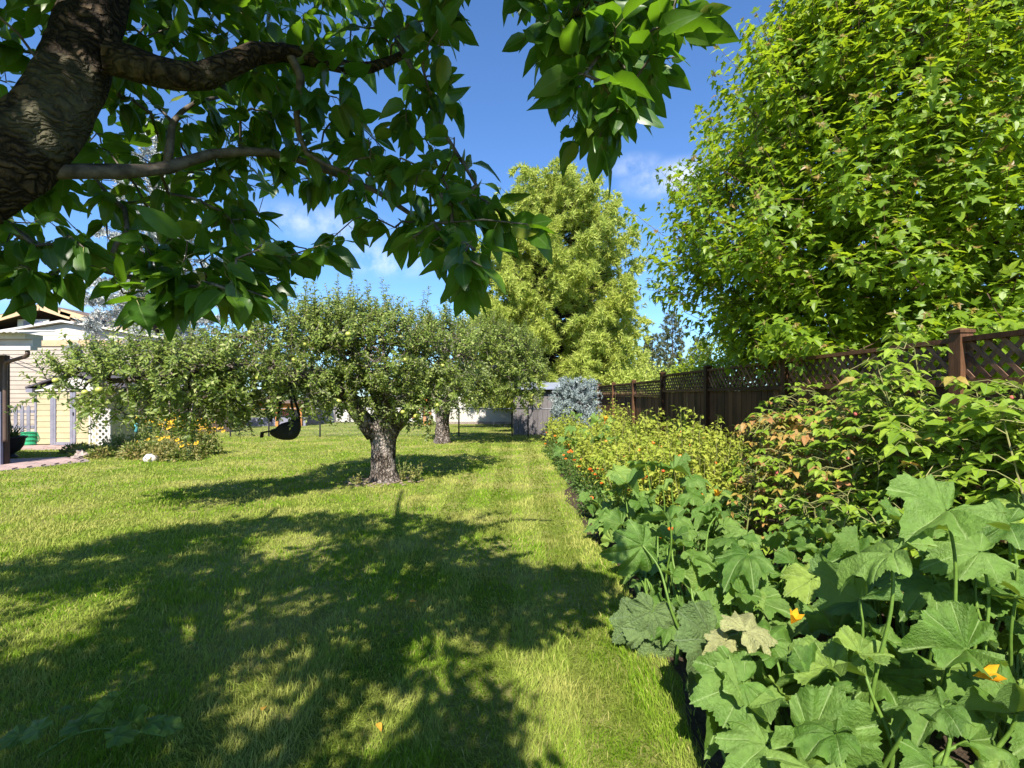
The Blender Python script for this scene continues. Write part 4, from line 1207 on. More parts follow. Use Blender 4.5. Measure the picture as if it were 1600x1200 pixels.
# ------------------------------------------------------------------ conifers
def conifer(name, label, base, height, prof, seed, mat, nbranch, tuft, tsize, droop=0.25, upturn=0.2, density=1.0, z0=0.08, trunk_r=0.18, spray=5, lean=(0, 0), group=None, weep=0.5, jag=0.18):
    r = np.random.default_rng(seed)
    root = thing(name, label, 'tree', base, group)
    base = np.asarray(base, float)
    top = base + (lean[0], lean[1], height)
    mb = MB(); tz = np.linspace(0, 1, 10)
    mb.tube(base + (top - base) * tz[:, None] + np.c_[np.zeros(10), np.zeros(10), np.zeros(10)], trunk_r * (1.02 - tz), 10, wob=.04)
    mb.build('trunk', M['dark_bark'], root, smooth=True)
    br = MB(); pos, ax = [], []
    for i in range(nbranch):
        f = z0 + (1 - z0) * (i + r.uniform(0, 1)) / nbranch
        Lb = np.interp(f, prof[0], prof[1]) * r.uniform(1 - jag * 1.6, 1 + jag)
        a = i * 2.399 + r.normal(0, .25)
        o = np.array([math.cos(a), math.sin(a), 0.0]); sd = np.array([-o[1], o[0], 0])
        p0 = base + (top - base) * f
        s = np.linspace(0, 1, 9)
        pitch = np.interp(f, [0, .5, 1], [-.12, .18, 1.0])
        pts = p0 + o * (s * Lb)[:, None] + np.array([0, 0, 1.0]) * (Lb * (pitch * s - droop * s ** 2 + upturn * s ** 4))[:, None] + sd * (np.sin(s * 3) * r.normal(0, .05) * Lb)[:, None]
        br.tube(pts, np.linspace(.012 + .010 * Lb, .004, 9), 4, cap=False)
        ns = max(3, int(Lb * spray))
        for k in range(ns):
            t = r.uniform(.18, 1.0) ** .75
            b = np.array([np.interp(t, s, pts[:, c]) for c in range(3)])
            sl = (0.16 * Lb + .22) * r.uniform(.5, 1.1) * (1.15 - .45 * t)
            sdir = norm(sd * r.choice([-1, 1]) * r.uniform(.2, 1) + o * r.uniform(.3, 1) + np.array([0, 0, -weep * r.uniform(.2, 1.2)]))
            m = max(3, int(sl * density * 26))
            u = r.uniform(0, 1, m)
            pos.append(b + sdir * (sl * u)[:, None] + np.array([0, 0, -.35 * weep]) * (sl * u ** 2)[:, None] + r.normal(size=(m, 3)) * .035 * (1 + Lb * .1)); ax.append(norm(sdir + r.normal(size=(m, 3)) * .45))
    pos, ax = np.concatenate(pos), np.concatenate(ax)
    br.build('branch', M['dark_bark'], root, kind='stuff')
    fo = MB(); fo.scatter(tuft, pos, frames(ax, r.normal(size=(len(pos), 3))), tsize * r.uniform(.7, 1.3, len(pos)))
    fo.build('foliage', mat, root, kind='stuff')
    return len(pos)


TUFT5 = tuft_tpl(6, .8, .30, 1)
TUFT7 = tuft_tpl(7, .7, .26, 2)
NT = {}
NT['larch'] = conifer('larch_tree', 'tall broad golden green larch with drooping feathery sprays beyond the end of the lawn', (1.75, 24, 0), 11.6,
        (np.array([0, .1, .2, .35, .5, .65, .8, .9, 1]), np.array([3.2, 4.0, 4.2, 4.1, 3.9, 3.5, 2.6, 1.6, .4])), 51, M['larch'], 285, TUFT5, .20, droop=.18, upturn=.22, density=1.0, z0=.13, trunk_r=.3, spray=4.4, lean=(.3, 0), weep=.65, jag=.10)
NT['larch2'] = conifer('larch_tree', 'smaller larch standing against the right side of the tall larch', (5.6, 26, 0), 6.6,
        (np.array([0, .3, .6, 1]), np.array([1.6, 1.7, 1.3, .3])), 52, M['larch'], 90, TUFT5, .17, droop=.18, upturn=.22, density=1.0, z0=.1, trunk_r=.14, spray=5, weep=.75)
NT['spruce'] = conifer('spruce_tree', 'tall silvery blue spruce rising behind the cherry leaves', (-15.3, 22, 0), 13.2,
        (np.array([0, .1, .3, .6, .85, 1]), np.array([2.9, 3.1, 2.8, 1.9, .9, .2])), 53, M['spruce'], 200, TUFT7, .18, droop=.25, upturn=.2, density=.8, z0=.12, trunk_r=.22, spray=5, weep=.4)
NT['dwarf'] = conifer('dwarf_spruce', 'low silver blue spruce bush at the far end of the vegetable bed', (2.15, 17.2, 0), 1.85,
        (np.array([0, .15, .4, .7, .9, 1]), np.array([.7, .84, .82, .66, .48, .2])), 54, M['dwarf_spruce'], 110, TUFT7, .085, droop=.1, upturn=.15, density=1.7, z0=.05, trunk_r=.06, spray=9, weep=.1, jag=.08)
for q, (bx, by, hh, lab) in enumerate(((18.8, 60, 11.2, 'dark pointed pine standing far behind the fence'), (15.9, 58, 8.2, 'brownish rounded pine beside the pointed far pine'), (23.5, 64, 8.5, 'low dark pine far behind the lime green shrub'))):
    conifer('pine_tree', lab, (bx, by, 0), hh, (np.array([0, .2, .5, .8, 1]), np.array([1.6, 1.9, 1.7, 1.2, .3])), 60 + q, M['pine'], 90, TUFT7, .3, droop=.1, upturn=.2, density=.6, z0=.1, trunk_r=.2, spray=5, weep=.3)


# ------------------------------------------------------------------ leafy shrubs and far trees
def bush(name, label, base, blobs, n, mat, size, seed, cat='tree', group=None, trunk=True, tpl=SMALL_TPL):
    r = np.random.default_rng(seed)
    root = thing(name, label, cat, base, group)
    base = np.asarray(base, float)
    pos, ax, nn = [], [], []
    w = np.array([b[1][0] * b[1][2] for b in blobs]); w /= w.sum()
    st = MB()
    for c, rad in blobs:
        c = np.asarray(c, float); rad = np.asarray(rad)
        st.tube(np.array([base, base + (c - base) * .5 + r.normal(size=3) * .1, c]), [.10 * rad[0] + .02, .05 * rad[0] + .01, .01], 6)
    for (c, rad), ww in zip(blobs, w):
        c = np.asarray(c, float); rad = np.asarray(rad, float)
        m = int(n * ww); ncl = max(6, m // 40)
        u = rand_unit(ncl, r); cc = c + u * rad * (r.uniform(.45, 1.05, ncl) ** .6)[:, None]
        k = r.integers(0, ncl, m)
        p = cc[k] + r.normal(size=(m, 3)) * (.14 * rad.mean() + .05)
        out = norm(p - c)
        pos.append(p); ax.append(norm(out + r.normal(size=(m, 3)) * .6)); nn.append(norm(out * .6 + np.array([0, 0, .8]) + r.normal(size=(m, 3)) * .45))
    pos, ax, nn = map(np.concatenate, (pos, ax, nn))
    st.build('trunk', M['dark_bark'], root)
    fo = MB(); fo.scatter(tpl, pos, frames(ax, nn), size * r.uniform(.7, 1.3, len(pos)))
    fo.build('crown', mat, root, kind='stuff')


bush('lime_shrub', 'lime green leafy shrub peeping over the fence beside the maple', (5.3, 14, 0), [((5.2, 14, 1.9), (.8, .8, .7)), ((6.2, 14, 1.9), (.9, .9, .9)), ((5.7, 14.2, 2.5), (.7, .7, .6))], 6000, M['lime_leaf'], .10, 71, 'shrub')
bush('background_shrub', 'mid green shrub behind the fence below the larch', (4.6, 20.5, 0), [((4.2, 20.5, 1.6), (1.0, .8, .9)), ((5.4, 20.5, 1.7), (1.0, .8, 1.0))], 4000, M['larch'], .12, 72, 'shrub')
bush('background_shrub', 'dense green shrub in the shade right under the maple', (6.6, 9.6, 0), [((6.0, 9.6, 1.3), (1.2, .8, 1.0)), ((7.6, 9.2, 1.4), (1.2, .8, 1.1)), ((9.2, 9, 1.5), (1.3, .9, 1.2))], 6000, M['far_leaf'], .10, 79, 'shrub')
far = [(-26, 40, 4.2, 3.0), (-17, 44, 3.6, 3.0), (-9, 46, 4.0, 3.2), (-1, 47, 4.4, 3.2), (6, 44, 3.6, 3.0), (-35, 36, 5.0, 3.5), (13, 42, 3.4, 2.6)]
far_lab = ['round green tree behind the beige sided house', 'broad green tree behind the shaded patio', 'green tree far behind the forked apple tree', 'green tree far behind the white garage', 'green tree hidden behind the tall larch', 'tall green tree behind the brown roofed house', 'green tree low behind the lattice fence']
for q, (x, y, z, rr) in enumerate(far):
    bush('background_tree', far_lab[q], (x, y, 0), [((x - 1.2, y, z * .55), (rr * .7, rr * .6, z * .45)), ((x + 1.3, y, z * .5), (rr * .7, rr * .6, z * .42)), ((x, y, z * .75), (rr * .6, rr * .6, z * .35))], 2600, M['far_leaf'], .34, 80 + q)


# ------------------------------------------------------------------ squash plants
sq_mesh = [tpl_mesh(t, 'leaf', M['squash_leaf']) for t in SQ_TPL]
sq_old = [tpl_mesh(t, 'leaf', M['squash_old']) for t in SQ_TPL]
sq_pale = tpl_mesh(SQ_TPL[2], 'leaf', M['squash_pale'])


def squash_patch():
    r = np.random.default_rng(91)
    # (px, py, apparent width, real width, heading of the tip in degrees (0 = right, 90 = away), tilt)
    L = [(988, 858, 105, .44, 190, .35), (1033, 812, 90, .40, 120, .3), (1141, 840, 80, .33, 100, .4), (1217, 835, 78, .34, 90, .55), (1158, 871, 90, .34, 210, .35),
         (1158, 925, 88, .33, 200, .3), (1086, 935, 66, .30, 150, .4), (1103, 990, 80, .32, 230, .5), (1217, 997, 130, .38, 10, .25), (1137, 1073, 150, .40, 185, .35),
         (1273, 1050, 150, .40, 150, .5), (1324, 937, 130, .38, 100, .6), (1366, 858, 175, .46, 110, .5), (1460, 805, 175, .46, 200, .35), (1400, 950, 66, .26, 80, .5),
         (1490, 975, 135, .40, 30, .45), (1468, 1005, 95, .32, 60, .5), (1400, 1020, 120, .36, 330, .4), (1507, 865, 130, .38, 170, .4), (1583, 893, 90, .34, 20, .4),
         (1566, 985, 115, .36, 80, .4), (1536, 1073, 125, .36, 300, .45), (1600, 1080, 110, .36, 0, .3), (1362, 1128, 120, .34, 250, .4), (1234, 1103, 125, .34, 300, .4),
         (1124, 1128, 110, .34, 230, .4), (1451, 1043, 110, .32, 100, .3), (1226, 912, 74, .3, 40, .3), (1302, 885, 60, .28, 80, .3), (1560, 765, 110, .42, 170, .3), (1600, 735, 100, .42, 100, .4),
         (1180, 1175, 150, .36, 200, .4), (1300, 1180, 160, .38, 320, .4), (1420, 1150, 150, .38, 60, .4), (1530, 1160, 160, .38, 20, .4), (1080, 955, 60, .30, 60, .4), (1260, 960, 90, .32, 130, .4), (1340, 1010, 100, .32, 300, .3), (1195, 945, 80, .3, 320, .3),
         (1060, 850, 70, .32, 30, .4), (1100, 870, 75, .32, 330, .4), (1290, 830, 70, .32, 60, .4), (1250, 880, 85, .34, 20, .3), (1430, 890, 90, .32, 340, .3), (1520, 930, 110, .36, 200, .3), (1430, 835, 115, .36, 240, .3), (1485, 850, 110, .36, 300, .35), (1545, 820, 120, .38, 160, .3), (1590, 845, 110, .36, 30, .3), (1445, 920, 110, .34, 200, .3), (1555, 905, 115, .36, 330, .3), (1390, 905, 95, .32, 220, .3), (1600, 800, 110, .38, 200, .3), (1330, 870, 85, .32, 200, .3)]
    mid = [(1005, 725, 62), (1060, 735, 62), (1085, 750, 60), (1030, 768, 66), (1100, 790, 68), (1040, 800, 66), (970, 738, 56), (1120, 770, 60), (985, 760, 60), (1010, 790, 62), (1075, 775, 62), (1140, 800, 60), (960, 770, 54), (1060, 815, 70), (1110, 815, 70), (1005, 815, 60), (1160, 790, 56)]
    farl = [(905, 692, 30), (890, 668, 26), (930, 660, 28), (945, 672, 30), (960, 690, 34), (915, 675, 28), (880, 690, 26), (935, 690, 32), (900, 650, 24), (950, 655, 27), (875, 705, 27)]
    plants = {}
    roots = [
        ('squash by lawn', 'big leaved squash plant spilling onto the lawn edge with a wilted grey leaf', (1.05, 2.9, 0.02)),
        ('near', 'squash plant with the broadest upright leaves and a pale yellowing leaf', (1.15, 2.0, 0.02)),
        ('right', 'squash plant with an orange blossom in front of the raspberry canes', (2.0, 2.2, 0.02)),
        ('mid', 'squash plant in front of the tomato plants near the marigolds', (1.75, 5.3, 0.02)),
        ('far', 'squash plant with light green leaves in front of the blue spruce bush', (1.75, 10.2, 0.02))]
    for k, lab, loc in roots:
        plants[k] = thing('squash_plant', lab, 'plant', loc)
    locs = {k: np.array(loc) for k, _, loc in roots}
    items = []
    for px, py, w, W, hd, tl in L:
        d = FPX * W * .92 / w
        d = min(d, FPX * (EYE - .20) / max(py - HY, 1)); d = max(d, 1.05)
        items.append((P(px, py, d), W, hd, tl, None))
    for px, py, w in mid:
        d = min(FPX * .36 / w * 1.05, FPX * (EYE - .25) / (py - HY)); items.append((P(px, py, d), .38, r.uniform(0, 360), r.uniform(.2, .5), 'mid'))
    for px, py, w in farl:
        d = min(FPX * .36 / w, FPX * (EYE - .3) / (py - HY)); items.append((P(px, py, d), .38, r.uniform(0, 360), r.uniform(.2, .5), 'far'))
    # lower leaves below the ones on top
    for _ in range(175):
        y = r.uniform(1.1, 4.2); x = r.uniform(edge_x(y) + .12, min(2.7, 1.05 * y + .3))
        hmax = np.interp(x, [.8, 1.2, 2.0], [.34, .55, .70])
        items.append((np.array([x, y, r.uniform(.14, hmax)]), r.uniform(.18, .36), r.uniform(0, 360), r.uniform(.1, .5), None))
    for _ in range(40):
        y = r.uniform(4.2, 6.2); x = r.uniform(edge_x(y) + .15, 2.2)
        items.append((np.array([x, y, r.uniform(.14, .4)]), r.uniform(.24, .36), r.uniform(0, 360), r.uniform(.1, .5), 'mid'))
    for _ in range(30):                                    # leaves that spill over the lawn edge
        y = r.uniform(2.9, 6.2)
        items.append((np.array([edge_x(y) + r.uniform(-.06, .22), y, r.uniform(.12, .28)]), r.uniform(.2, .34), r.uniform(120, 260), r.uniform(.1, .5), 'mid' if y > 4.4 else None))
    for pos, W, hd, tl, who in items:
        if who is None:
            dd = {k: np.linalg.norm((locs[k] - pos)[:2]) for k in ('squash by lawn', 'near', 'right')}
            who = min(dd, key=dd.get)
        a0 = math.radians(hd)
        hor = np.array([math.cos(a0), math.sin(a0), 0])
        axis = norm(hor + np.array([0, 0, -tl * .5]) + r.normal(size=3) * .08)
        # blades turn their faces up and towards the light
        nrm = norm(np.array([0, 0, 1.0]) + TO_SUN * 0.55 + np.array([0, -.15, 0]) + hor * tl * .6 + r.normal(size=3) * .42)
        R = frames(axis[None], nrm[None])[0]
        s = W * .70 * r.uniform(.88, 1.08)
        basep = pos - R[:, 1] * s * .25
        k = r.integers(0, len(SQ_TPL))
        place('leaf', sq_mesh[k], plants[who], basep, R, s)
        c = locs[who] + np.array([r.normal(0, .16), r.normal(0, .2), 0])
        foot = c + (np.array([basep[0], basep[1], 0]) - c) * r.uniform(.45, .8)
        foot[2] = 0.01
        bend = np.array([r.normal(0, .035), r.normal(0, .035), 0])
        pth = resample([foot, foot + (basep - foot) * .35 + np.array([0, 0, .05]) + bend, foot + (basep - foot) * .72 + np.array([0, 0, .05]) - hor * .03 + bend * .6, basep], .035)
        mb = MB(); mb.tube(pth, np.linspace(.0105, .0055, len(pth)), 10, cap=False)
        rg = mb.v[0].reshape(len(pth), 10, 3); rg[:, ::2] += (pth[:, None] - rg[:, ::2]) * .22; mb.v[0] = rg.reshape(-1, 3)
        mb.build('stalk', M['stalk'], plants[who], smooth=True)
    # wilted leaves hanging at the lawn edge, pale old leaf
    for px, py, d, ax, nr, s, me in ((1020, 955, 2.95, (-.35, -.2, -.8), (-.3, -1, .3), .26, sq_old[2]), (1024, 985, 2.95, (-.1, -.2, -1), (-.2, -1, .25), .32, sq_old[0]), (1000, 965, 3.0, (-.8, -.2, -.5), (-.3, -.8, .6), .24, sq_old[3]),
                                     (1115, 1000, 2.3, (-.4, -.4, -.4), (0, -.6, 1), .30, sq_old[4]), (1165, 985, 2.1, (.7, .4, .1), (0, -.5, 1), .20, sq_pale), (1135, 1000, 2.15, (-.6, -.3, .0), (0, -.6, 1), .13, sq_pale)):
        R = frames(np.array([ax], float), np.array([nr], float))[0]
        o = place('leaf', me, plants['squash by lawn' if d > 2.5 else 'near'], P(px, py, d), R, s)
        o['label'] = 'pale yellowing leaf' if me is sq_pale else 'wilted grey green leaf'
    # blossoms
    def flower(p, ax, s, who):
        n = 5; v, f = [], []
        for i in range(n):
            a = 2 * math.pi * i / n; b = a + math.pi / n; c_ = a - math.pi / n
            o = len(v)
            v += [(0, 0, 0), (math.cos(c_) * .30, .68, math.sin(c_) * .30), (math.cos(b) * .30, .68, math.sin(b) * .30), (math.cos(a) * .42, .92, math.sin(a) * .42), (math.cos(a) * .28, .62, math.sin(a) * .28)]
            f += [(o, o + 1, o + 4), (o, o + 4, o + 2), (o + 1, o + 3, o + 4), (o + 4, o + 3, o + 2)]
        mb = MB(); mb.add(np.array(v), [np.array(f)])
        me = mb.mesh('blossom', M['squash_flower'], True)
        place('blossom', me, plants[who], p, frames(np.array([ax], float), np.array([[0, -1, .3]]))[0], s)
    flower(P(1520, 1056, 1.7), (.9, -.2, .25), .085, 'right')
    flower(P(1080, 1034, 2.4), (.8, 0, -.15), .07, 'near')
    flower(P(1236, 975, 2.2), (.1, -.3, .6), .075, 'near')
    flower(P(1100, 962, 2.4), (.3, -.3, .5), .05, 'near')
    flower(P(1118, 778, 5.0), (.1, -.3, .8), .10, 'mid')
    flower(P(945, 660, 9.6), (.1, -.3, .8), .14, 'far')
squash_patch()


# small vine at the very near edge of the lawn
def vine():
    r = np.random.default_rng(14)
    b = G(150, 1185)
    root = thing('vine_seedling', 'small vine with heart shaped grey green leaves growing in the near lawn', 'plant', b)
    stp = [np.array(q) for q in (G(60, 1190) + (0, 0, .02), G(120, 1165) + (0, 0, .05), G(180, 1160) + (0, 0, .06), G(260, 1165) + (0, 0, .04))]
    mb = MB(); mb.tube(resample(stp, .03), .004, 5); mb.build('stem', M['stalk'], root, smooth=True)
    for pts in ([(160, 1160, .05), (165, 1115, .12), (178, 1095, .16), (205, 1068, .20), (214, 1066, .2)], [(90, 1165, .05), (92, 1120, .12), (95, 1100, .155), (88, 1096, .16)]):
        q = [P(px, py, FPX * (EYE - z) / (HY * 0 + 1172 - HY)) for px, py, z in pts]
        mb = MB(); mb.tube(resample(q, .015), .0022, 4); mb.build('tendril', M['stalk'], root, smooth=True)
    for px, py, s, hd in ((165, 1112, .075, 200), (175, 1092, .045, 160), (205, 1128, .085, 340), (235, 1130, .08, 10), (260, 1132, .07, 0), (120, 1135, .08, 190), (100, 1105, .04, 300), (60, 1140, .09, 180), (30, 1150, .08, 200), (180, 1150, .09, 40)):
        d = FPX * (EYE - .11) / (1165 - HY)
        a = math.radians(hd)
        R = frames(np.array([[math.cos(a), math.sin(a), .1]]), np.array([[0.1, -.5, 1]]) + r.normal(size=(1, 3)) * .2)[0]
        place('leaf', sq_mesh[r.integers(0, 5)], root, P(px, py, d), R, s)
vine()


# ------------------------------------------------------------------ raspberries, tomatoes, marigolds, rudbeckia
rb_mesh = [tpl_mesh(t, 'leaf', M['raspberry_leaf']) for t in RB_TPL]
def raspberry(label, base, canes, yellow, seed, leaf=.095, parts=0, group='raspberry canes along the fence'):
    r = np.random.default_rng(seed)
    root = thing('raspberry_bush', label, 'shrub', base, group)
    st = MB(); G_ = [[], [], []]; Yl = [[], [], []]
    berries = []
    for b, top, bend in canes:
        b, top = np.asarray(b, float), np.asarray(top, float)
        path = resample([b, b + (top - b) * np.array([.25, .25, .55]), top + (0, 0, .0), top + np.asarray(bend)], .08)
        st.tube(path, np.linspace(.007, .0025, len(path)), 5, cap=False)
        n = len(path)
        for i in range(2, n):
            for _ in range(2):
                d = norm(path[i] - path[i - 1])
                a = r.uniform(0, 6.28)
                out = norm(np.array([math.cos(a), math.sin(a), .25]) + d * .3)
                L = r.uniform(.08, .22)
                p = path[i] + out * L + np.array([0, 0, -.02])
                st.tube(np.array([path[i], path[i] + out * L * .6 + (0, 0, .01), p]), [.0025, .002, .0015], 3, cap=False)
                yel = r.random() < yellow
                tgt = Yl if yel else G_
                main = norm(out + np.array([0, 0, -.25]) + r.normal(size=3) * .15)
                sdv = norm(np.cross(main, [0, 0, 1]))
                nn = norm(np.array([0, 0, 1.0]) + TO_SUN * .3 + out * .2 + r.normal(size=3) * .25)
                s = leaf * r.uniform(.7, 1.2)
                for ax_, sc_ in ((main, 1.0), (norm(main * .3 + sdv), .8), (norm(main * .3 - sdv), .8)):
                    tgt[0].append(p); tgt[1].append(norm(ax_ + np.array([0, 0, -.2])) ); tgt[2].append((nn, s * sc_))
                if r.random() < .03:
                    berries.append(p + (0, 0, -.05))
    st.build('cane', M['green_stem'], root, kind='stuff')
    if G_[0]:
        pos, ax = np.array(G_[0]), np.array(G_[1]); nn = np.array([q[0] for q in G_[2]]); s = np.array([q[1] for q in G_[2]])
        leaf_parts(root, rb_mesh, RB_TPL, M['raspberry_leaf'], pos, frames(ax, nn), s, r.integers(0, 2, len(pos)), parts)
    if Yl[0]:
        pos, ax = np.array(Yl[0]), np.array(Yl[1]); nn = np.array([q[0] for q in Yl[2]]); s = np.array([q[1] for q in Yl[2]])
        mb = MB(); mb.scatter(RB_TPL[1], pos, frames(ax, nn), s); o = mb.build('yellowed_foliage', M['raspberry_yellow'], root, kind='stuff'); o['label'] = 'yellow and rusty brown leaves'
    if berries:
        b = MB(); th = np.linspace(0, math.pi, 6); b.lathe(np.c_[np.sin(th), np.cos(th) * 1.2], (0, 0, 0), 8, cap=False); me = b.mesh('berry', M['berry'], True)
        for p in berries[:14]:
            place('berry', me, root, p, None, r.uniform(.010, .014))


def canes_at(pts, r, n_each, spread):
    out = []
    for px, py, d in pts:
        top = P(px, py, d)
        for _ in range(n_each):
            t = top + r.normal(size=3) * np.array([spread, spread, .12])
            t[0] = min(t[0], float(FENCE_X(t[1])) - .12)
            b = np.array([t[0] + r.normal(0, .15), t[1] + r.normal(0, .15), 0.03]); b[0] = min(b[0], float(FENCE_X(b[1])) - .12)
            a = r.uniform(0, 6.28)
            out.append((b, t, np.array([math.cos(a) * .22, math.sin(a) * .22, -.06])))
    return out


rr_ = np.random.default_rng(17)
raspberry('tall green raspberry bush in front of the fence post next to the lattice', (2.85, 3.75, 0), canes_at([(1375, 585, 3.9), (1400, 600, 3.7), (1430, 610, 3.6), (1390, 650, 3.6), (1330, 640, 4.0), (1440, 655, 3.3)], rr_, 3, .10), .03, 101, .10, 60)
raspberry('green raspberry bush with large fresh leaves crowding up to the brown fence boards', (2.9, 3.0, 0), canes_at([(1560, 625, 3.0), (1590, 640, 2.8), (1520, 640, 3.2), (1490, 660, 3.1), (1570, 690, 2.7), (1640, 640, 2.7), (1540, 700, 2.9), (1470, 690, 3.2)], rr_, 3, .10), .02, 102, .105, 70)
raspberry('raspberry bush turned yellow and rusty brown between tomatoes and green canes', (2.6, 4.6, 0), canes_at([(1240, 650, 5.0), (1280, 655, 4.7), (1310, 675, 4.4), (1340, 690, 4.2), (1260, 685, 4.6), (1220, 670, 5.0), (1370, 690, 3.9), (1300, 700, 4.2), (1200, 690, 4.9)], rr_, 3, .12), .72, 103, .085, 0)
raspberry('dark green raspberry bush with a few red berries behind the squash leaves', (2.2, 4.0, 0), canes_at([(1230, 720, 4.3), (1270, 735, 4.0), (1310, 740, 3.8), (1350, 745, 3.6), (1400, 735, 3.4), (1200, 745, 4.4), (1440, 730, 3.2), (1290, 770, 3.6), (1340, 785, 3.4), (1250, 775, 3.9), (1400, 770, 3.1), (1470, 745, 2.9)], rr_, 2, .10), .10, 104, .085, 40)
raspberry('low leafy raspberry bush with thin arching tips against the dark fence boards', (2.9, 6.4, 0), canes_at([(1200, 640, 6.3), (1240, 640, 6.0), (1290, 630, 5.5), (1320, 640, 5.0)], rr_, 3, .12), .06, 105, .08, 0)


def tomato(label, base, h, rad, seed, n=900, mat='tomato_leaf', sz=.055, fruit=0, name='tomato_plant', group='tomato plants in the bed', tall=3):
    r = np.random.default_rng(seed)
    root = thing(name, label, 'plant', base, group)
    base = np.asarray(base, float)
    st = MB(); pos, ax = [], []
    nsh = 26
    for k in range(nsh):
        a = r.uniform(0, 6.28); q = math.sqrt(r.random())
        hh = h * (1 - .35 * q * q) * r.uniform(.65, 1.0) * (1.18 if k < tall else 1)
        tip = base + np.array([math.cos(a) * rad * q, math.sin(a) * rad * q, hh])
        p = resample([base + np.array([math.cos(a), math.sin(a), 0]) * rad * q * .35, base + np.array([math.cos(a) * rad * q * .8, math.sin(a) * rad * q * .8, hh * .55]), tip], .12)
        st.tube(p, np.linspace(.006, .002, len(p)), 4, cap=False)
        m = n // nsh
        t = r.uniform(.1, 1, m) ** .7
        c = np.stack([np.interp(t, np.linspace(0, 1, len(p)), p[:, i]) for i in range(3)], -1)
        b = r.uniform(0, 6.28, m); L = r.uniform(.02, .17, m) * (1.1 - .75 * t)
        out = np.stack([np.cos(b), np.sin(b), r.uniform(-.4, .35, m)], -1)
        pos.append(c + out * L[:, None]); ax.append(norm(out + r.normal(size=(m, 3)) * .5))
    pos, ax = np.concatenate(pos), np.concatenate(ax)
    lim = FENCE_X(pos[:, 1]) - .08
    ok = pos[:, 0] < lim
    pos, ax = pos[ok], ax[ok]
    st.build('stem', M['green_stem'], root, kind='stuff')
    fo = MB(); fo.scatter(SMALL_TPL, pos, frames(ax, np.array([0, -.2, 1.0]) + r.normal(size=(len(pos), 3)) * .5), sz * r.uniform(.6, 1.35, len(pos)))
    fo.build('foliage', M[mat], root, kind='stuff')
    if fruit:
        b = MB(); th = np.linspace(0, math.pi, 7); b.lathe(np.c_[np.sin(th), np.cos(th) * .9], (0, 0, 0), 10, cap=False); me = b.mesh('tomato', M['tomato_fruit'], True)
        for _ in range(fruit):
            a = r.uniform(-2.6, -.4)
            place('tomato', me, root, base + np.array([math.cos(a) * rad * .8, math.sin(a) * rad * .8, h * r.uniform(.3, .75)]), None, r.uniform(.017, .027))


tl = 'bushy yellow green tomato plant in the bed along the brown fence'
spots = [(1.55, 6.6), (2.2, 6.4), (2.9, 6.9), (1.5, 7.5), (2.2, 7.5), (2.9, 7.9), (1.6, 8.5), (2.4, 8.7), (3.0, 9.2), (1.7, 9.5), (2.5, 10.0), (1.9, 11.3), (2.7, 11.5), (1.7, 12.8), (2.5, 13.0), (1.6, 14.4), (2.4, 14.6), (1.5, 6.0), (2.1, 5.7), (1.35, 13.6), (1.4, 15.6)]
for q, (x, y) in enumerate(spots):
    h = (1.30 if x > 2 else .98) * (1 + .12 * math.sin(q * 2.3))
    if y > 12:
        tl = 'bushy yellow green tomato plant near the blue spruce bush'
    elif x > 2.6:
        tl = 'bushy yellow green tomato plant growing tight against the brown fence boards'
    elif x < 1.8:
        tl = 'bushy yellow green tomato plant just behind the marigolds of the lawn edge'
    else:
        tl = 'bushy yellow green tomato plant in the middle of the bed among other tomato plants'
    tomato(tl, (x, y, 0.02), h, .56, 200 + q, 1500 if y < 9 else 1000, sz=.062 if y < 9 else .075, fruit=3 if y < 9 else 1)
for q, (px, py, d, hh) in enumerate(((1012, 630, 10.2, 1.35), (1075, 628, 9.6, 1.4), (1195, 625, 7.0, 1.42), (1230, 630, 6.6, 1.42))):
    p = P(px, py, d); tomato('tall straggly tomato shoot rising against the dark fence boards', (p[0], p[1], 0.02), hh, .22, 240 + q, 420, sz=.07, group='tall tomato shoots', tall=8)


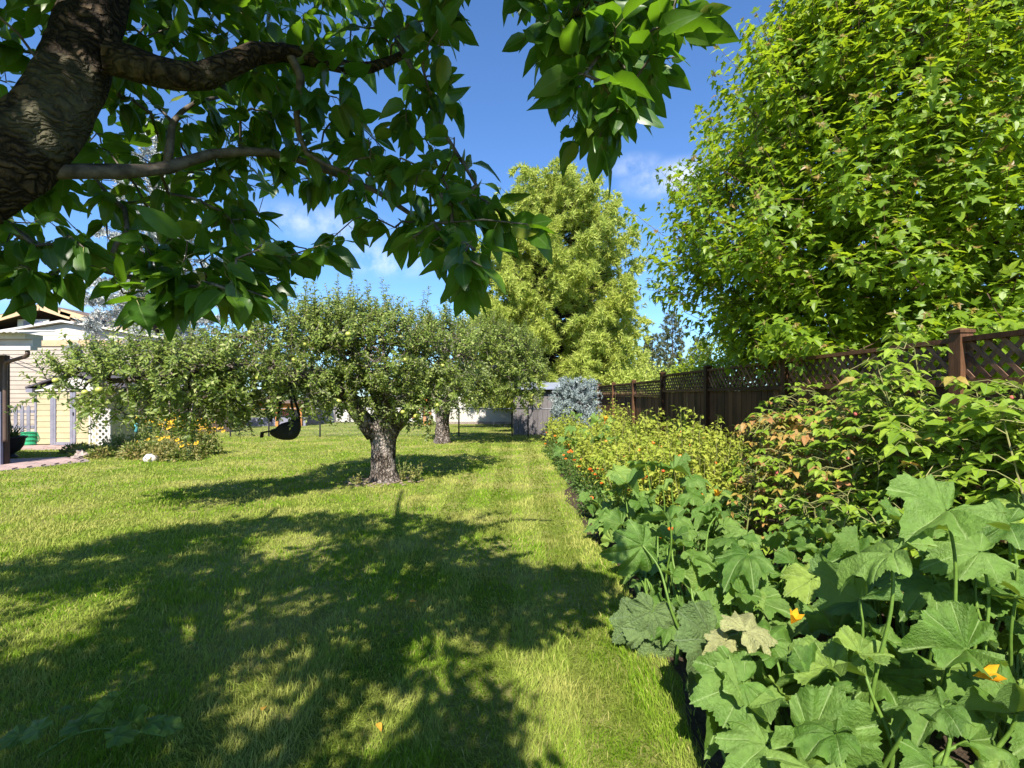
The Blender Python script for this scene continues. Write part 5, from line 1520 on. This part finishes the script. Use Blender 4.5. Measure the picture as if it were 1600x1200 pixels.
def marigold(label, base, h, rad, seed, nfl, group='marigolds along the lawn edge'):
    r = np.random.default_rng(seed)
    root = thing('marigold_plant', label, 'flower', base, group)
    base = np.asarray(base, float)
    m = 420
    u = rand_unit(m, r); u[:, 2] = np.abs(u[:, 2])
    pos = base + u * np.array([rad, rad, h]) * (r.uniform(.2, 1, m) ** .5)[:, None]
    fo = MB(); fo.scatter(SMALL_TPL, pos, frames(norm(u + r.normal(size=(m, 3)) * .5), r.normal(size=(m, 3)) + (0, 0, 1)), r.uniform(.03, .06, m)); fo.build('foliage', M['marigold_leaf'], root, kind='stuff')
    st = MB()
    for k in range(6):
        a = k * 1.1; st.tube(np.array([base, base + np.array([math.cos(a) * rad * .5, math.sin(a) * rad * .5, h * .8])]), [.005, .002], 4)
    st.build('stem', M['green_stem'], root)
    v, f = [], []
    for ring, (R0, zz, nn_) in enumerate(((1.0, 0, 11), (.75, .22, 9), (.45, .4, 6))):
        for i in range(nn_):
            a = 2 * math.pi * i / nn_ + ring * .3; w = math.pi / nn_ * 1.15
            o = len(v); v += [(0, 0, zz * .6), (math.cos(a - w) * R0, math.sin(a - w) * R0, zz), (math.cos(a) * R0 * 1.1, math.sin(a) * R0 * 1.1, zz + .08), (math.cos(a + w) * R0, math.sin(a + w) * R0, zz)]
            f += [(o, o + 1, o + 2, o + 3)]
    b = MB(); b.add(np.array(v), [np.array(f)]); me = b.mesh('flower_head', M['marigold'])
    for _ in range(nfl):
        a = r.uniform(-math.pi, 0) if r.random() < .8 else r.uniform(0, math.pi)
        q = r.uniform(.3, .95)
        p = base + np.array([math.cos(a) * rad * q, math.sin(a) * rad * q, h * (1.08 - .35 * q * q)])
        n = norm(np.array([math.cos(a) * .5, math.sin(a) * .5 - .3, 1]))
        place('flower_head', me, root, p, frames(np.array([[1, 0, .2]]), n[None])[0], r.uniform(.018, .030))


for q, (px, py, h, n) in enumerate(((872, 712, .40, 9), (895, 735, .42, 7), (880, 722, .4, 6), (925, 772, .45, 9), (945, 785, .45, 8), (1000, 800, .55, 6), (1062, 905, .45, 3), (955, 740, .62, 5), (860, 700, .4, 4), (910, 752, .4, 4), (868, 705, .4, 2), (885, 728, .42, 2), (903, 745, .42, 3), (915, 762, .45, 2), (935, 782, .45, 1), (950, 800, .45, 2), (968, 825, .4, 0), (855, 694, .45, 1), (925, 790, .3, 1))):
    b = G(px + 6, py + 14)
    lab = 'leafy marigold plant with hardly a flower at the lawn edge' if n < 3 else 'orange marigold plant flowering among squash leaves' if b[1] < 6.2 else 'orange marigold plant in full flower along the lawn edge by the tomatoes'
    marigold(lab, (b[0], b[1], 0.01), h, .24, 300 + q, (n + 1) // 2)

def rudbeckia_bed():
    r = np.random.default_rng(77)
    v, f = [], []
    for i in range(10):
        a = 2 * math.pi * i / 10; w = .22
        o = len(v); v += [(math.cos(a - w) * .3, math.sin(a - w) * .3, 0), (math.cos(a + w) * .3, math.sin(a + w) * .3, 0), (math.cos(a + w * .8) * .95, math.sin(a + w * .8) * .95, -.12), (math.cos(a - w * .8) * .95, math.sin(a - w * .8) * .95, -.12)]
        f.append((o, o + 1, o + 2, o + 3))
    b = MB(); b.add(np.array(v), [np.array(f)]); me = b.mesh('flower_head', M['rudbeckia_petal'])
    b = MB(); th = np.linspace(0, math.pi / 2, 4); b.lathe(np.c_[np.cos(th) * .32, np.sin(th) * .3], (0, 0, 0), 8); cme = b.mesh('centre', M['dark_centre'])
    spots = [(262, 712, 12.6, .95, 14, 'rudbeckia'), (285, 708, 12.4, .9, 16, 'rudbeckia'), (305, 702, 12.8, .85, 14, 'rudbeckia'), (240, 706, 13.2, .95, 12, 'rudbeckia'), (320, 700, 12.8, .7, 10, 'rudbeckia'),
             (200, 710, 13.0, .62, 0, 'perennial'), (180, 712, 13.0, .58, 0, 'perennial'), (215, 716, 12.2, .5, 1, 'perennial'), (165, 716, 12.4, .35, 0, 'perennial'), (140, 716, 12.6, .3, 0, 'perennial'), (255, 718, 11.9, .5, 4, 'perennial'), (290, 716, 11.9, .45, 3, 'perennial'), (125, 712, 13.4, .28, 0, 'perennial')]
    for q, (px, py, d, h, nf, kind) in enumerate(spots):
        base = np.array([(px - 800) / FPX * d, d, 0.0])
        if kind == 'rudbeckia':
            root = thing('rudbeckia_plant', 'clump of yellow dark centred daisies in the flower bed beside the white lattice', 'flower', base, 'yellow daisies by the shed')
        else:
            root = thing('perennial_plant', 'low olive and rusty leafy clump edging the flower bed by the white lattice', 'plant', base, 'low clumps in the flower bed')
        m = 700; rad = .42
        u = rand_unit(m, r); u[:, 2] = np.abs(u[:, 2])
        pos = base + u * np.array([rad, rad, h * .85]) * (r.uniform(.1, 1, m) ** .5)[:, None]
        fo = MB(); fo.scatter(SMALL_TPL, pos, frames(norm(u + r.normal(size=(m, 3)) * .6), r.normal(size=(m, 3)) + (0, 0, 1)), r.uniform(.05, .10, m)); fo.build('foliage', M['rudbeckia_leaf'], root, kind='stuff')
        nf = int(nf * 2.2); st = MB()
        for k in range(max(nf, 5)):
            a = r.uniform(0, 6.28); qd = r.uniform(.1, 1)
            p = base + np.array([math.cos(a) * rad * qd, math.sin(a) * rad * qd, h * r.uniform(.8, 1.08)])
            st.tube(np.array([base + (p - base) * (.5, .5, 0), p]), [.005, .003], 3)
            if k < nf:
                n = norm(np.array([r.normal(0, .25), -.7 + r.normal(0, .2), 1]))
                Rm = frames(np.array([[1, 0, .1]]), n[None])[0]; s = r.uniform(.045, .062)
                o = place('flower_head', me, root, p, Rm, s)
                c = link('centre', cme, None); c.parent = o
        st.build('stem', M['green_stem'], root)
rudbeckia_bed()


# ------------------------------------------------------------------ chain link fence at the end of the lawn
def chain_link():
    y = 18.6; x0, x1 = -11.0, 2.3; top = 1.02
    root = thing('chain_link_fence', 'low chain link fence with dark posts across the end of the lawn', 'fence', (x0, y, 0))
    for px in (360, 420, 500, 590, 717, 800, 825, 862):
        x = (px - 800) / FPX * y
        mb = MB(); mb.tube(np.array([(x, y, 0), (x, y, top + .05)]), .028, 8); mb.build('post', M['dark_metal'], root)
    mb = MB(); mb.tube(np.array([(x0, y - .03, top), (x1, y - .03, top)]), .02, 8); mb.build('rail', M['grey_metal'], root)
    mb = MB(); pitch = .075; h = top - .06
    n = int((x1 - x0 + h) / pitch); s = 0.0022
    k = np.arange(n) * pitch + x0 - h
    for sg in (0, 1):
        a = np.c_[k if sg == 0 else k + h, np.full(n, y + .004 * sg), np.full(n, .04)]; b = np.c_[k + h if sg == 0 else k, np.full(n, y + .004 * sg), np.full(n, .04 + h)]
        ok = (np.minimum(a[:, 0], b[:, 0]) > x0) & (np.maximum(a[:, 0], b[:, 0]) < x1)
        a, b = a[ok], b[ok]
        off = np.array([[-s, -s, 0], [s, -s, 0], [0, s, 0]])
        v = np.concatenate([a[:, None] + off, b[:, None] + off], 1).reshape(-1, 3)
        o = np.arange(len(a))[:, None, None] * 6
        f = (o + np.array([[0, 1, 4, 3], [1, 2, 5, 4], [2, 0, 3, 5]])[None]).reshape(-1, 4)
        mb.add(v, [f])
    mb.build('wire_mesh', M['grey_metal'], root, kind='stuff')
chain_link()


# ------------------------------------------------------------------ buildings and yard things on the left
def siding(root, x0, x1, y, z0, z1, h, mat, name='siding_board', lap=.02):
    z = z0
    while z < z1 - .01:
        zz = min(z + h, z1)
        b = MB()
        b.add(np.array([(x0, y, z), (x1, y, z), (x1, y + lap, zz), (x0, y + lap, zz), (x0, y + .06, z), (x1, y + .06, z), (x1, y + .06, zz), (x0, y + .06, zz)]), [np.array([(0, 1, 2, 3), (4, 0, 3, 7), (1, 5, 6, 2), (0, 4, 5, 1), (3, 2, 6, 7)])])
        b.build(name, mat, root); z = zz


def gable(mb, x0, xm, x1, y, z0, z1, depth):
    v = [(x0, y, z0), (x1, y, z0), (xm, y, z1), (x0, y + depth, z0), (x1, y + depth, z0), (xm, y + depth, z1)]
    return mb.add(np.array(v), [np.array([(0, 1, 2), (5, 4, 3)]), np.array([(0, 2, 5, 3), (2, 1, 4, 5), (0, 3, 4, 1)])])


def beige_house():
    d = 20.0; root = thing('house', 'beige house gable wall with horizontal siding and tan band behind the small shed', 'house', (-18.5, d, 0))
    X = lambda px: (px - 800) / FPX * d
    Z = lambda py: EYE + (HY - py) / FPX * d
    x0, x1, zt = X(-40), X(205), Z(541)
    mb = MB(); mb.box((x0, d + .061, 0), (x1, d + 8, zt)); mb.build('wall', M['cream_siding'], root)
    siding(root, x0, x1, d, 0.05, zt, .17, M['cream_siding'])
    mb = MB(); mb.box((x0 - .05, d - .03, zt + .002), (x1 + .05, d + .1, zt + .24)); mb.build('trim_band', M['tan_trim'], root)
    mb = MB(); gable(mb, X(-60), X(100), X(260), d + .05, zt + .242, Z(505), 7.5); mb.build('gable', M['white_paint'], root)
    for z in (zt + .42, zt + .60):
        t = (z - zt - .242) / (Z(505) - zt - .242)
        mb = MB(); mb.box((X(-60) + (X(100) - X(-60)) * t, d + .042, z), (X(260) + (X(100) - X(260)) * t, d + .049, z + .015)); mb.build('gable_groove', M['tan_trim'], root)
    for s in (-60, 260):
        a, b = np.array([X(s), d, zt + .25]), np.array([X(100), d, Z(505) + .01])
        if s == 260: a = a
        mb = MB(); mb.add(np.array([a + (0, -.15, .02), b + (0, -.15, .02), b + (0, 7.6, .02), a + (0, 7.6, .02), a + (0, -.15, .1), b + (0, -.15, .1), b + (0, 7.6, .1), a + (0, 7.6, .1)]), [np.array([(0, 1, 2, 3), (4, 5, 6, 7), (0, 1, 5, 4), (3, 2, 6, 7)])])
        mb.build('roof_slope', M['white_paint'], root)
    mb = MB(); mb.tube(resample([P(5, 553, 19.8), P(60, 575, 19.8), P(130, 588, 19.8)], .5), .012, 5); o = mb.build('cable', M['dark_metal'], root)
beige_house()


def brown_roof_house():
    d = 27.0; root = thing('house', 'brown roofed house with tan fascia boards behind the beige gable wall', 'house', (-25, d, 0))
    X = lambda px: (px - 800) / FPX * d
    Z = lambda py: EYE + (HY - py) / FPX * d
    mb = MB(); mb.box((X(-120), d + .5, 0), (X(215), d + 8, Z(520))); mb.build('wall', M['rock'], root)
    for a, b in (((-120, 530), (62, 480)), ((62, 480), (110, 495)), ((95, 487), (215, 520)), ((110, 505), (215, 545))):
        p, q = np.array([X(a[0]), d, Z(a[1])]), np.array([X(b[0]), d, Z(b[1])])
        mb = MB(); mb.bar(p, q, .06, .28, up=(0, 0, 1)); mb.build('fascia', M['tan_trim'], root)
        mb = MB(); mb.add(np.array([p + (0, 0, .16), q + (0, 0, .16), q + (0, 7, .16), p + (0, 7, .16), p + (0, 0, .2), q + (0, 0, .2), q + (0, 7, .2), p + (0, 7, .2)]), [np.array([(0, 1, 2, 3), (4, 5, 6, 7), (0, 1, 5, 4), (3, 2, 6, 7)])]); mb.build('roof', M['roof_brown'], root)
    mb = MB(); mb.box((X(25), d + .40, Z(517)), (X(55), d + .49, Z(500))); w = mb.build('window', M['grey_blue'], root)
    mb = MB(); mb.box((X(15), d + .43, Z(520)), (X(65), d + .48, Z(497))); mb.build('frame', M['white_paint'], w)
brown_roof_house()


def patio_house():
    root = thing('house', 'house corner with white metal roof edge, gutter and brown downspout at the patio', 'house', (-10.4, 10.6, 0))
    d = 10.6
    X = lambda px: (px - 800) / FPX * d
    Z = lambda py: EYE + (HY - py) / FPX * d
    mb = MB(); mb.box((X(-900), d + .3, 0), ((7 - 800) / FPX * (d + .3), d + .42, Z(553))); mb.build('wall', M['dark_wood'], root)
    mb = MB(); mb.box((X(-900), d - .6, Z(546)), (X(4), d + .25, Z(538))); mb.build('soffit', M['orange_wood'], root)
    mb = MB(); mb.box((X(-900), d - .25, Z(531)), (X(57), d + .15, Z(523))); mb.build('fascia', M['gutter'], root)
    mb = MB(); mb.box((X(-900), d - .32, Z(549)), (X(70), d - .16, Z(543))); mb.build('gutter', M['white_paint'], root)
    mb = MB(); mb.box((X(-900), d - .1, Z(543) + .003), (X(58), d + .1, Z(531) - .003)); mb.build('beam', M['gutter'], root)
    # corrugated sheet
    xs = np.linspace(X(-900), X(66), 420); zt = Z(521)
    zz = zt + .012 * np.sin(np.arange(420) * 1.57)
    v = np.concatenate([np.c_[xs, np.full(420, d - .5), zz - .02], np.c_[xs, np.full(420, d + .3), zz + .1]])
    i = np.arange(419); mb = MB(); mb.add(v, [np.stack([i, i + 1, i + 421, i + 420], -1)]); o = mb.build('roof_sheet', M['white_paint'], root)
    so = o.modifiers.new('thickness', 'SOLIDIFY'); so.thickness = .015
    mb = MB(); mb.tube(resample([P(43, 549, d - .24), P(42, 556, d - .24), P(30, 560, d), P(14, 565, d + .2), P(9, 569, d + .24), P(8, 600, d + .24), P(8, 690, d + .24)], .05), .04, 8); mb.build('downspout', M['brown_metal'], root, smooth=True)
    mb = MB(); mb.box((X(-40), d + .22, 0.02), (X(-16), d + .28, Z(612))); mb.build('panel', M['grey_blue'], root)
    mb = MB(); mb.box((X(-900), d + .421, 0), (-16.6, d + 5.4, Z(553) - .01)); mb.build('wall', M['cream_siding'], root)
    mb = MB(); gable(mb, X(-905), (X(-900) - 16.6) / 2, -16.4, d + .43, Z(553), Z(553) + 1.3, 5.2); mb.build('roof', M['roof_brown'], root)
patio_house()


def shed():
    d = 15.2
    root = thing('garden_shed', 'small tan resin shed with grey trimmed double doors and dark gable roof', 'shed', P(100, 697, d) * (1, 1, 0))
    X = lambda px: (px - 800) / FPX * d
    Z = lambda py: EYE + (HY - py) / FPX * d
    xl, xr, zt = X(56), X(152), Z(611)
    mb = MB(); mb.box((xl, d + .03, 0.0), (xr, d + 1.6, zt)); mb.build('wall', M['tan_siding'], root)
    for a, b in ((xl + .03, X(79)), (X(88) , X(109.5)), (X(119), xr - .03)):
        siding(root, a, b, d, 0.06, zt - .02, .168, M['tan_siding'], lap=.012)
    for a, b in ((X(79) + .004, X(84)), (X(84) + .006, X(88) - .004), (X(110), X(114)), (X(114) + .006, X(119) - .004)):
        mb = MB(); mb.box((a, d - .022, .03), (b, d + .02, zt - .04)); mb.build('door_trim', M['shed_trim'], root)
    mb = MB(); mb.box((X(88), d - .02, .03), (X(110) - .004, d + .02, .12)); mb.build('door_trim', M['shed_trim'], root)
    mb = MB(); mb.box((X(115.2), d - .045, Z(649)), (X(116.6), d - .023, Z(644))); mb.build('handle', M['dark_metal'], root)
    mb = MB(); mb.box((xl - .03, d - .015, 0), (xl + .028, d + .04, zt)); mb.build('corner_trim', M['shed_trim'], root)
    mb = MB(); gable(mb, X(50), X(117), X(178), d - .03, zt + .003, Z(587), 1.6); mb.build('gable', M['white_paint'], root)
    pk = np.array([X(117), d, Z(583)])
    for e in (X(46), X(184)):
        a = np.array([e, d, Z(607)]); p = pk
        mb = MB(); mb.add(np.array([a + (0, -.14, 0), p + (0, -.14, 0), p + (0, 1.7, 0), a + (0, 1.7, 0), a + (0, -.14, .05), p + (0, -.14, .05), p + (0, 1.7, .05), a + (0, 1.7, .05)]), [np.array([(0, 1, 2, 3), (4, 5, 6, 7), (0, 1, 5, 4), (3, 2, 6, 7), (0, 3, 7, 4)])]); mb.build('roof_slope', M['roof_dark'], root)
    mb = MB(); mb.box((X(46), d - .12, Z(613)), (X(56), d + 1.6, Z(607) - .004)); mb.build('eave', M['shed_trim'], root)
shed()


def lattice_trellis():
    d = 14.1; X = lambda px: (px - 800) / FPX * d
    root = thing('lattice_trellis', 'upright white lattice trellis panel beside the tan shed', 'trellis', (X(156), d, 0))
    x0, x1, h = X(141), X(172), 1.15
    for a, b in (((x0, d, .02), (x0, d, h)), ((x1, d, .02), (x1, d, h)), ((x0, d, .06), (x1, d, .06)), ((x0, d, h - .03), (x1, d, h - .03))):
        mb = MB(); mb.bar(a, b, .05, .05, up=(0, 1, 0)); mb.build('frame', M['white_paint'], root)
    w = x1 - x0
    u = -h
    while u < w:
        for sg in (1, -1):
            t0, t1 = max(0, -u), min(h - .05, w - u)
            if t1 - t0 > .05:
                xa, xb = (x0 + u + t0, x0 + u + t1) if sg > 0 else (x1 - u - t0, x1 - u - t1)
                mb = MB(); mb.bar((xa, d + .006 * sg, .04 + t0), (xb, d + .006 * sg, .04 + t1), .008, .055, up=(0, 1, 0.0)) if False else None
                mb = MB(); dirv = norm(np.array([xb - xa, 0, t1 - t0])); mb.bar((xa, d + .006 * sg, .04 + t0), (xb, d + .006 * sg, .04 + t1), .008, .045, up=(-dirv[2], 0, dirv[0])); mb.build('slat', M['white_paint'], root)
        u += .17
lattice_trellis()


def picket_fence():
    d = 16.6; X = lambda px: (px - 800) / FPX * d
    root = thing('picket_gate', 'grey picket gate between the patio corner and the tan shed', 'gate', (X(30), d, 0))
    Z = lambda py: EYE + (HY - py) / FPX * d
    for px in (3, 13, 24, 34, 44):
        mb = MB(); x = X(px); mb.add(np.array([(x - .055, d, .05), (x + .055, d, .05), (x + .055, d, Z(636)), (x, d, Z(633)), (x - .055, d, Z(636)), (x - .055, d + .02, .05), (x + .055, d + .02, .05), (x + .055, d + .02, Z(636)), (x, d + .02, Z(633)), (x - .055, d + .02, Z(636))]), [np.array([(0, 1, 2, 3, 4), (9, 8, 7, 6, 5)]), np.array([(0, 5, 6, 1), (1, 6, 7, 2), (2, 7, 8, 3), (3, 8, 9, 4), (4, 9, 5, 0)])]); mb.build('picket', M['shed_trim'], root)
    for py in (643, 667):
        mb = MB(); mb.bar((X(-10), d + .045, Z(py)), (X(52), d + .045, Z(py)), .045, .09); mb.build('rail', M['shed_trim'], root)
picket_fence()


def yard_things():
    r = np.random.default_rng(31)
    # green ribbed tub
    c = G(47, 697); c[2] = .01
    root = thing('green_tub', 'bright green ribbed tub standing before the tan shed', 'tub', c)
    prof = [(.15, 0)]
    for k in range(3):
        prof += [(.17 + .012 * k, .02 + .12 * k), (.19 + .012 * k, .06 + .12 * k), (.178 + .012 * k, .12 + .12 * k)]
    prof += [(.215, .385), (.215, .41), (.195, .41), (.185, .30)]
    mb = MB(); mb.lathe(prof, c, 22); mb.build('body', M['green_tub'], root, smooth=False)
    mb = MB(); mb.tube(resample([c + (.21, 0, .38), c + (.27, -.02, .25), c + (.22, 0, .12)], .03), .01, 6); mb.build('handle', M['green_tub'], root)
    # black urn with spiky plant
    c = G(18, 717)
    root = thing('urn_planter', 'black urn planter with a spiky grassy plant on the pink path', 'planter', c)
    c = c + np.array([0, 0, .035])
    mb = MB(); mb.lathe([(.13, 0), (.13, .03), (.07, .07), (.06, .1), (.15, .16), (.22, .28), (.25, .44), (.29, .47), (.29, .50), (.25, .50), (.23, .42)], c, 24); mb.build('pot', M['black_pot'], root, smooth=True)
    n = 90; a = r.uniform(0, 6.28, n); e = r.uniform(.3, 1.4, n)
    ax = np.c_[np.cos(a) * np.cos(e), np.sin(a) * np.cos(e), np.sin(e)]
    blade = elliptic_leaf([0, .3, .7, 1], .06, .3, .25)
    mb = MB(); mb.scatter(blade, np.tile(c + (0, 0, .43), (n, 1)) + r.normal(size=(n, 3)) * .04, frames(ax, r.normal(size=(n, 3)) * .2 + (0, 0, 1)), r.uniform(.28, .52, n)); mb.build('foliage', M['spike_leaf'], root, kind='stuff')
    # white round stone
    c = G(236, 721)
    mb = MB(); th = np.linspace(.02, math.pi * .62, 10)
    mb.lathe(np.c_[np.sin(th) * .15, np.cos(th) * .135 + .05], c, 20); o = mb.build('garden_stone', M['white_stone'], smooth=True); tag(o, 'round white stone on the grass before the flower bed', 'stone')
    v = np.array([q.co[:] for q in o.data.vertices]); v[:, :2] += .006 * np.sin(v[:, 2:3] * 60 + v[:, :1] * 40); o.data.vertices.foreach_set('co', v.astype(np.float32).ravel())
    # turquoise stakes
    for px, py in ((213, 668), (235, 668)):
        p = P(px, py, 13.2)
        root = thing('garden_stake', 'small turquoise ornament on a stake among the yellow daisies', 'ornament', (p[0], p[1], 0), 'turquoise stakes in the flower bed')
        mb = MB(); mb.tube(np.array([(p[0], p[1], 0), (p[0], p[1], p[2])]), .008, 6); mb.build('stake', M['dark_metal'], root)
        mb = MB(); mb.lathe([(.01, -.14), (.04, -.1), (.05, 0), (.035, .1), (.01, .13)], p, 10); mb.build('ornament', M['turquoise'], root, smooth=True)
    # rocks that edge the flower bed
    for q, (px, py, s) in enumerate(((128, 716, .16), (136, 714, .12), (146, 713, .10), (118, 718, .09))):
        c = G(px, py); mb = MB(); th = np.linspace(0, math.pi, 7)
        mb.lathe(np.c_[np.sin(th) * s, -np.cos(th) * s * .6 + s * .4], (0, 0, 0), 9, cap=False)
        vv = mb.v[0]; mb.v[0] = vv * (1 + .16 * r.normal(size=(len(vv), 1))) + c
        tag(mb.build('edging_rock', M['rock']), 'rough pinkish rock edging the flower bed at the path', 'rock', 'rocks edging the flower bed')
    # fallen leaves
    me = tpl_mesh(CH_TPL[1], 'fallen_leaf', M['orange_leaf'])
    for px, py in ((125, 893), (213, 862), (205, 948), (410, 1110), (590, 1130), (330, 905), (505, 870), (640, 940), (268, 868)):
        p = G(px, py, .045)
        a = r.uniform(0, 6.28)
        o = place('fallen_leaf', me, None, p, frames(np.array([[math.cos(a), math.sin(a), .1]]), np.array([[.2 * r.normal(), .2 * r.normal(), 1]]))[0], r.uniform(.04, .055))
        tag(o, 'small yellow orange fallen leaf lying on the lawn', 'leaf', 'fallen leaves on the lawn')
yard_things()


# ------------------------------------------------------------------ things beyond the chain link fence
def beyond():
    # white garage
    d = 27.0; X = lambda px: (px - 800) / FPX * d
    root = thing('garage', 'long low white garage wall behind the chain link fence', 'garage', (X(760), d, 0))
    mb = MB(); mb.box((X(690), d, .12), (X(833), d + 5, 2.2)); mb.build('wall', M['white_paint'], root)
    mb = MB(); mb.box((X(688), d - .03, 0), (X(835), d + 5.03, .118)); mb.build('footing', M['rock'], root)
    mb = MB(); gable(mb, X(680), X(760), X(843), d - .2, 2.203, 3.2, 5.4); mb.build('roof', M['roof_dark'], root)
    # grey plank shed at the bed's end
    d2 = 19.6; X2 = lambda px: (px - 800) / FPX * d2
    root = thing('plank_shed', 'weathered grey plank shed with blue grey roof beside the blue spruce bush', 'shed', (X2(850), d2, 0))
    xa, xb = X2(802), X2(925)
    mb = MB(); mb.box((xa, d2 + .03, 0), (xb, d2 + 1.6, 1.72)); mb.build('wall', M['dark_wood'], root)
    n = 16; w = (xb - xa) / n
    bm_ = MB(); bm_.box((-w / 2 + .006, 0, 0), (w / 2 - .006, .026, 1.70)); me = bm_.mesh('plank', M['grey_wood'])
    for k in range(n):
        place('plank', me, root, (xa + (k + .5) * w, d2 + .002 * (k % 3), .01), None)
    mb = MB(); mb.add(np.array([(xa - .1, d2 - .25, 1.73), (xb + .1, d2 - .25, 1.73), (xb + .1, d2 + 1.8, 2.05), (xa - .1, d2 + 1.8, 2.05), (xa - .1, d2 - .25, 1.78), (xb + .1, d2 - .25, 1.78), (xb + .1, d2 + 1.8, 2.1), (xa - .1, d2 + 1.8, 2.1)]), [np.array([(3, 2, 1, 0), (4, 5, 6, 7), (0, 1, 5, 4), (1, 2, 6, 5), (3, 0, 4, 7), (2, 3, 7, 6)])]); mb.build('roof', M['blue_roof'], root)
    # orange timber shelter with shaded patio
    d3 = 25.0; X3 = lambda px: (px - 800) / FPX * d3
    Z3 = lambda py: EYE + (HY - py) / FPX * d3
    root = thing('timber_shelter', 'orange timber patio shelter with blue grey back wall beyond the chain link fence', 'shelter', (X3(425), d3, 0))
    for px in (382, 433, 470):
        mb = MB(); mb.box((X3(px) - .06, d3 - .06, 0), (X3(px) + .06, d3 + .06, Z3(640))); mb.build('post', M['orange_wood'], root)
    mb = MB(); mb.box((X3(376), d3 - .09, Z3(640) + .002), (X3(476), d3 + .09, Z3(630))); mb.build('beam', M['orange_wood'], root)
    mb = MB(); mb.box((X3(372), d3 - .3, Z3(630) + .002), (X3(480), d3 + 3, Z3(626))); mb.build('roof', M['roof_brown'], root)
    mb = MB(); mb.box((X3(376), d3 + 2.6, 0), (X3(476), d3 + 2.7, Z3(632))); mb.build('back_wall', M['grey_blue'], root)
    mb = MB(); mb.box((X3(376), d3 + .1, .0), (X3(476), d3 + .2, .42)); mb.build('low_wall', M['grey_blue'], root)
    mb = MB(); mb.box((X3(436), d3 + .3, .5), (X3(446), d3 + .5, 1.0)); o = mb.build('toy_panel', M['red_plastic'], root)
    # dark neighbouring fence
    d4 = 21.0; X4 = lambda px: (px - 800) / FPX * d4
    root = thing('board_fence', 'dark shaded board fence behind the yellow daisies', 'fence', (X4(320), d4, 0))
    n = 26; xa, xb = X4(190), X4(362); w = (xb - xa) / n
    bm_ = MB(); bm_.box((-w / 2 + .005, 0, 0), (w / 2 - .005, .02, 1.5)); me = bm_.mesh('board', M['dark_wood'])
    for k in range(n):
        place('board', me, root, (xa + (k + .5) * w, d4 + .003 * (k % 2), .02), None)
    for z in (.3, 1.25):
        mb = MB(); mb.bar((xa, d4 + .06, z), (xb, d4 + .06, z), .06, .09); mb.build('rail', M['dark_wood'], root)
    # orange play slide and white low wall
    d5 = 26.0; X5 = lambda px: (px - 800) / FPX * d5
    root = thing('play_slide', 'orange playground slide frame behind the second apple trunk', 'slide', (X5(655), d5, 0))
    mb = MB(); mb.bar((X5(645), d5, .35), (X5(668), d5, 1.35), .45, .05, up=(0, 0, 1)); mb.build('chute', M['orange_wood'], root)
    for px in (664, 672):
        for y in (-.25, .25):
            mb = MB(); mb.bar((X5(px), d5 + y, 0), (X5(px), d5 + y, 1.45), .06, .06, up=(0, 1, 0)); mb.build('post', M['orange_wood'], root)
    mb = MB(); mb.box((X5(663), d5 - .3, 1.2), (X5(674), d5 + .3, 1.26)); mb.build('platform', M['orange_wood'], root)
    mb = MB(); mb.box((X5(664), d5 - .31, .5), (X5(673), d5 - .28, 1.0)); mb.build('panel', M['red_plastic'], root)
    d6 = 28.5; X6 = lambda px: (px - 800) / FPX * d6
    root = thing('panel_wall', 'low whitish panel wall across the far grass behind the forked apple trunk', 'wall', (X6(580), d6, 0))
    n = 9; xa, xb = X6(478), X6(684); w = (xb - xa) / n
    bm_ = MB(); bm_.box((-w / 2 + .03, 0, 0), (w / 2 - .03, .05, .78)); me = bm_.mesh('panel', M['white_paint'])
    pm = MB(); pm.box((-.05, -.03, 0), (.05, .08, .9)); pme = pm.mesh('post', M['grey_wood'])
    for k in range(n):
        place('panel', me, root, (xa + (k + .5) * w, d6, .04), None)
        place('post', pme, root, (xa + k * w, d6, 0), None)
beyond()
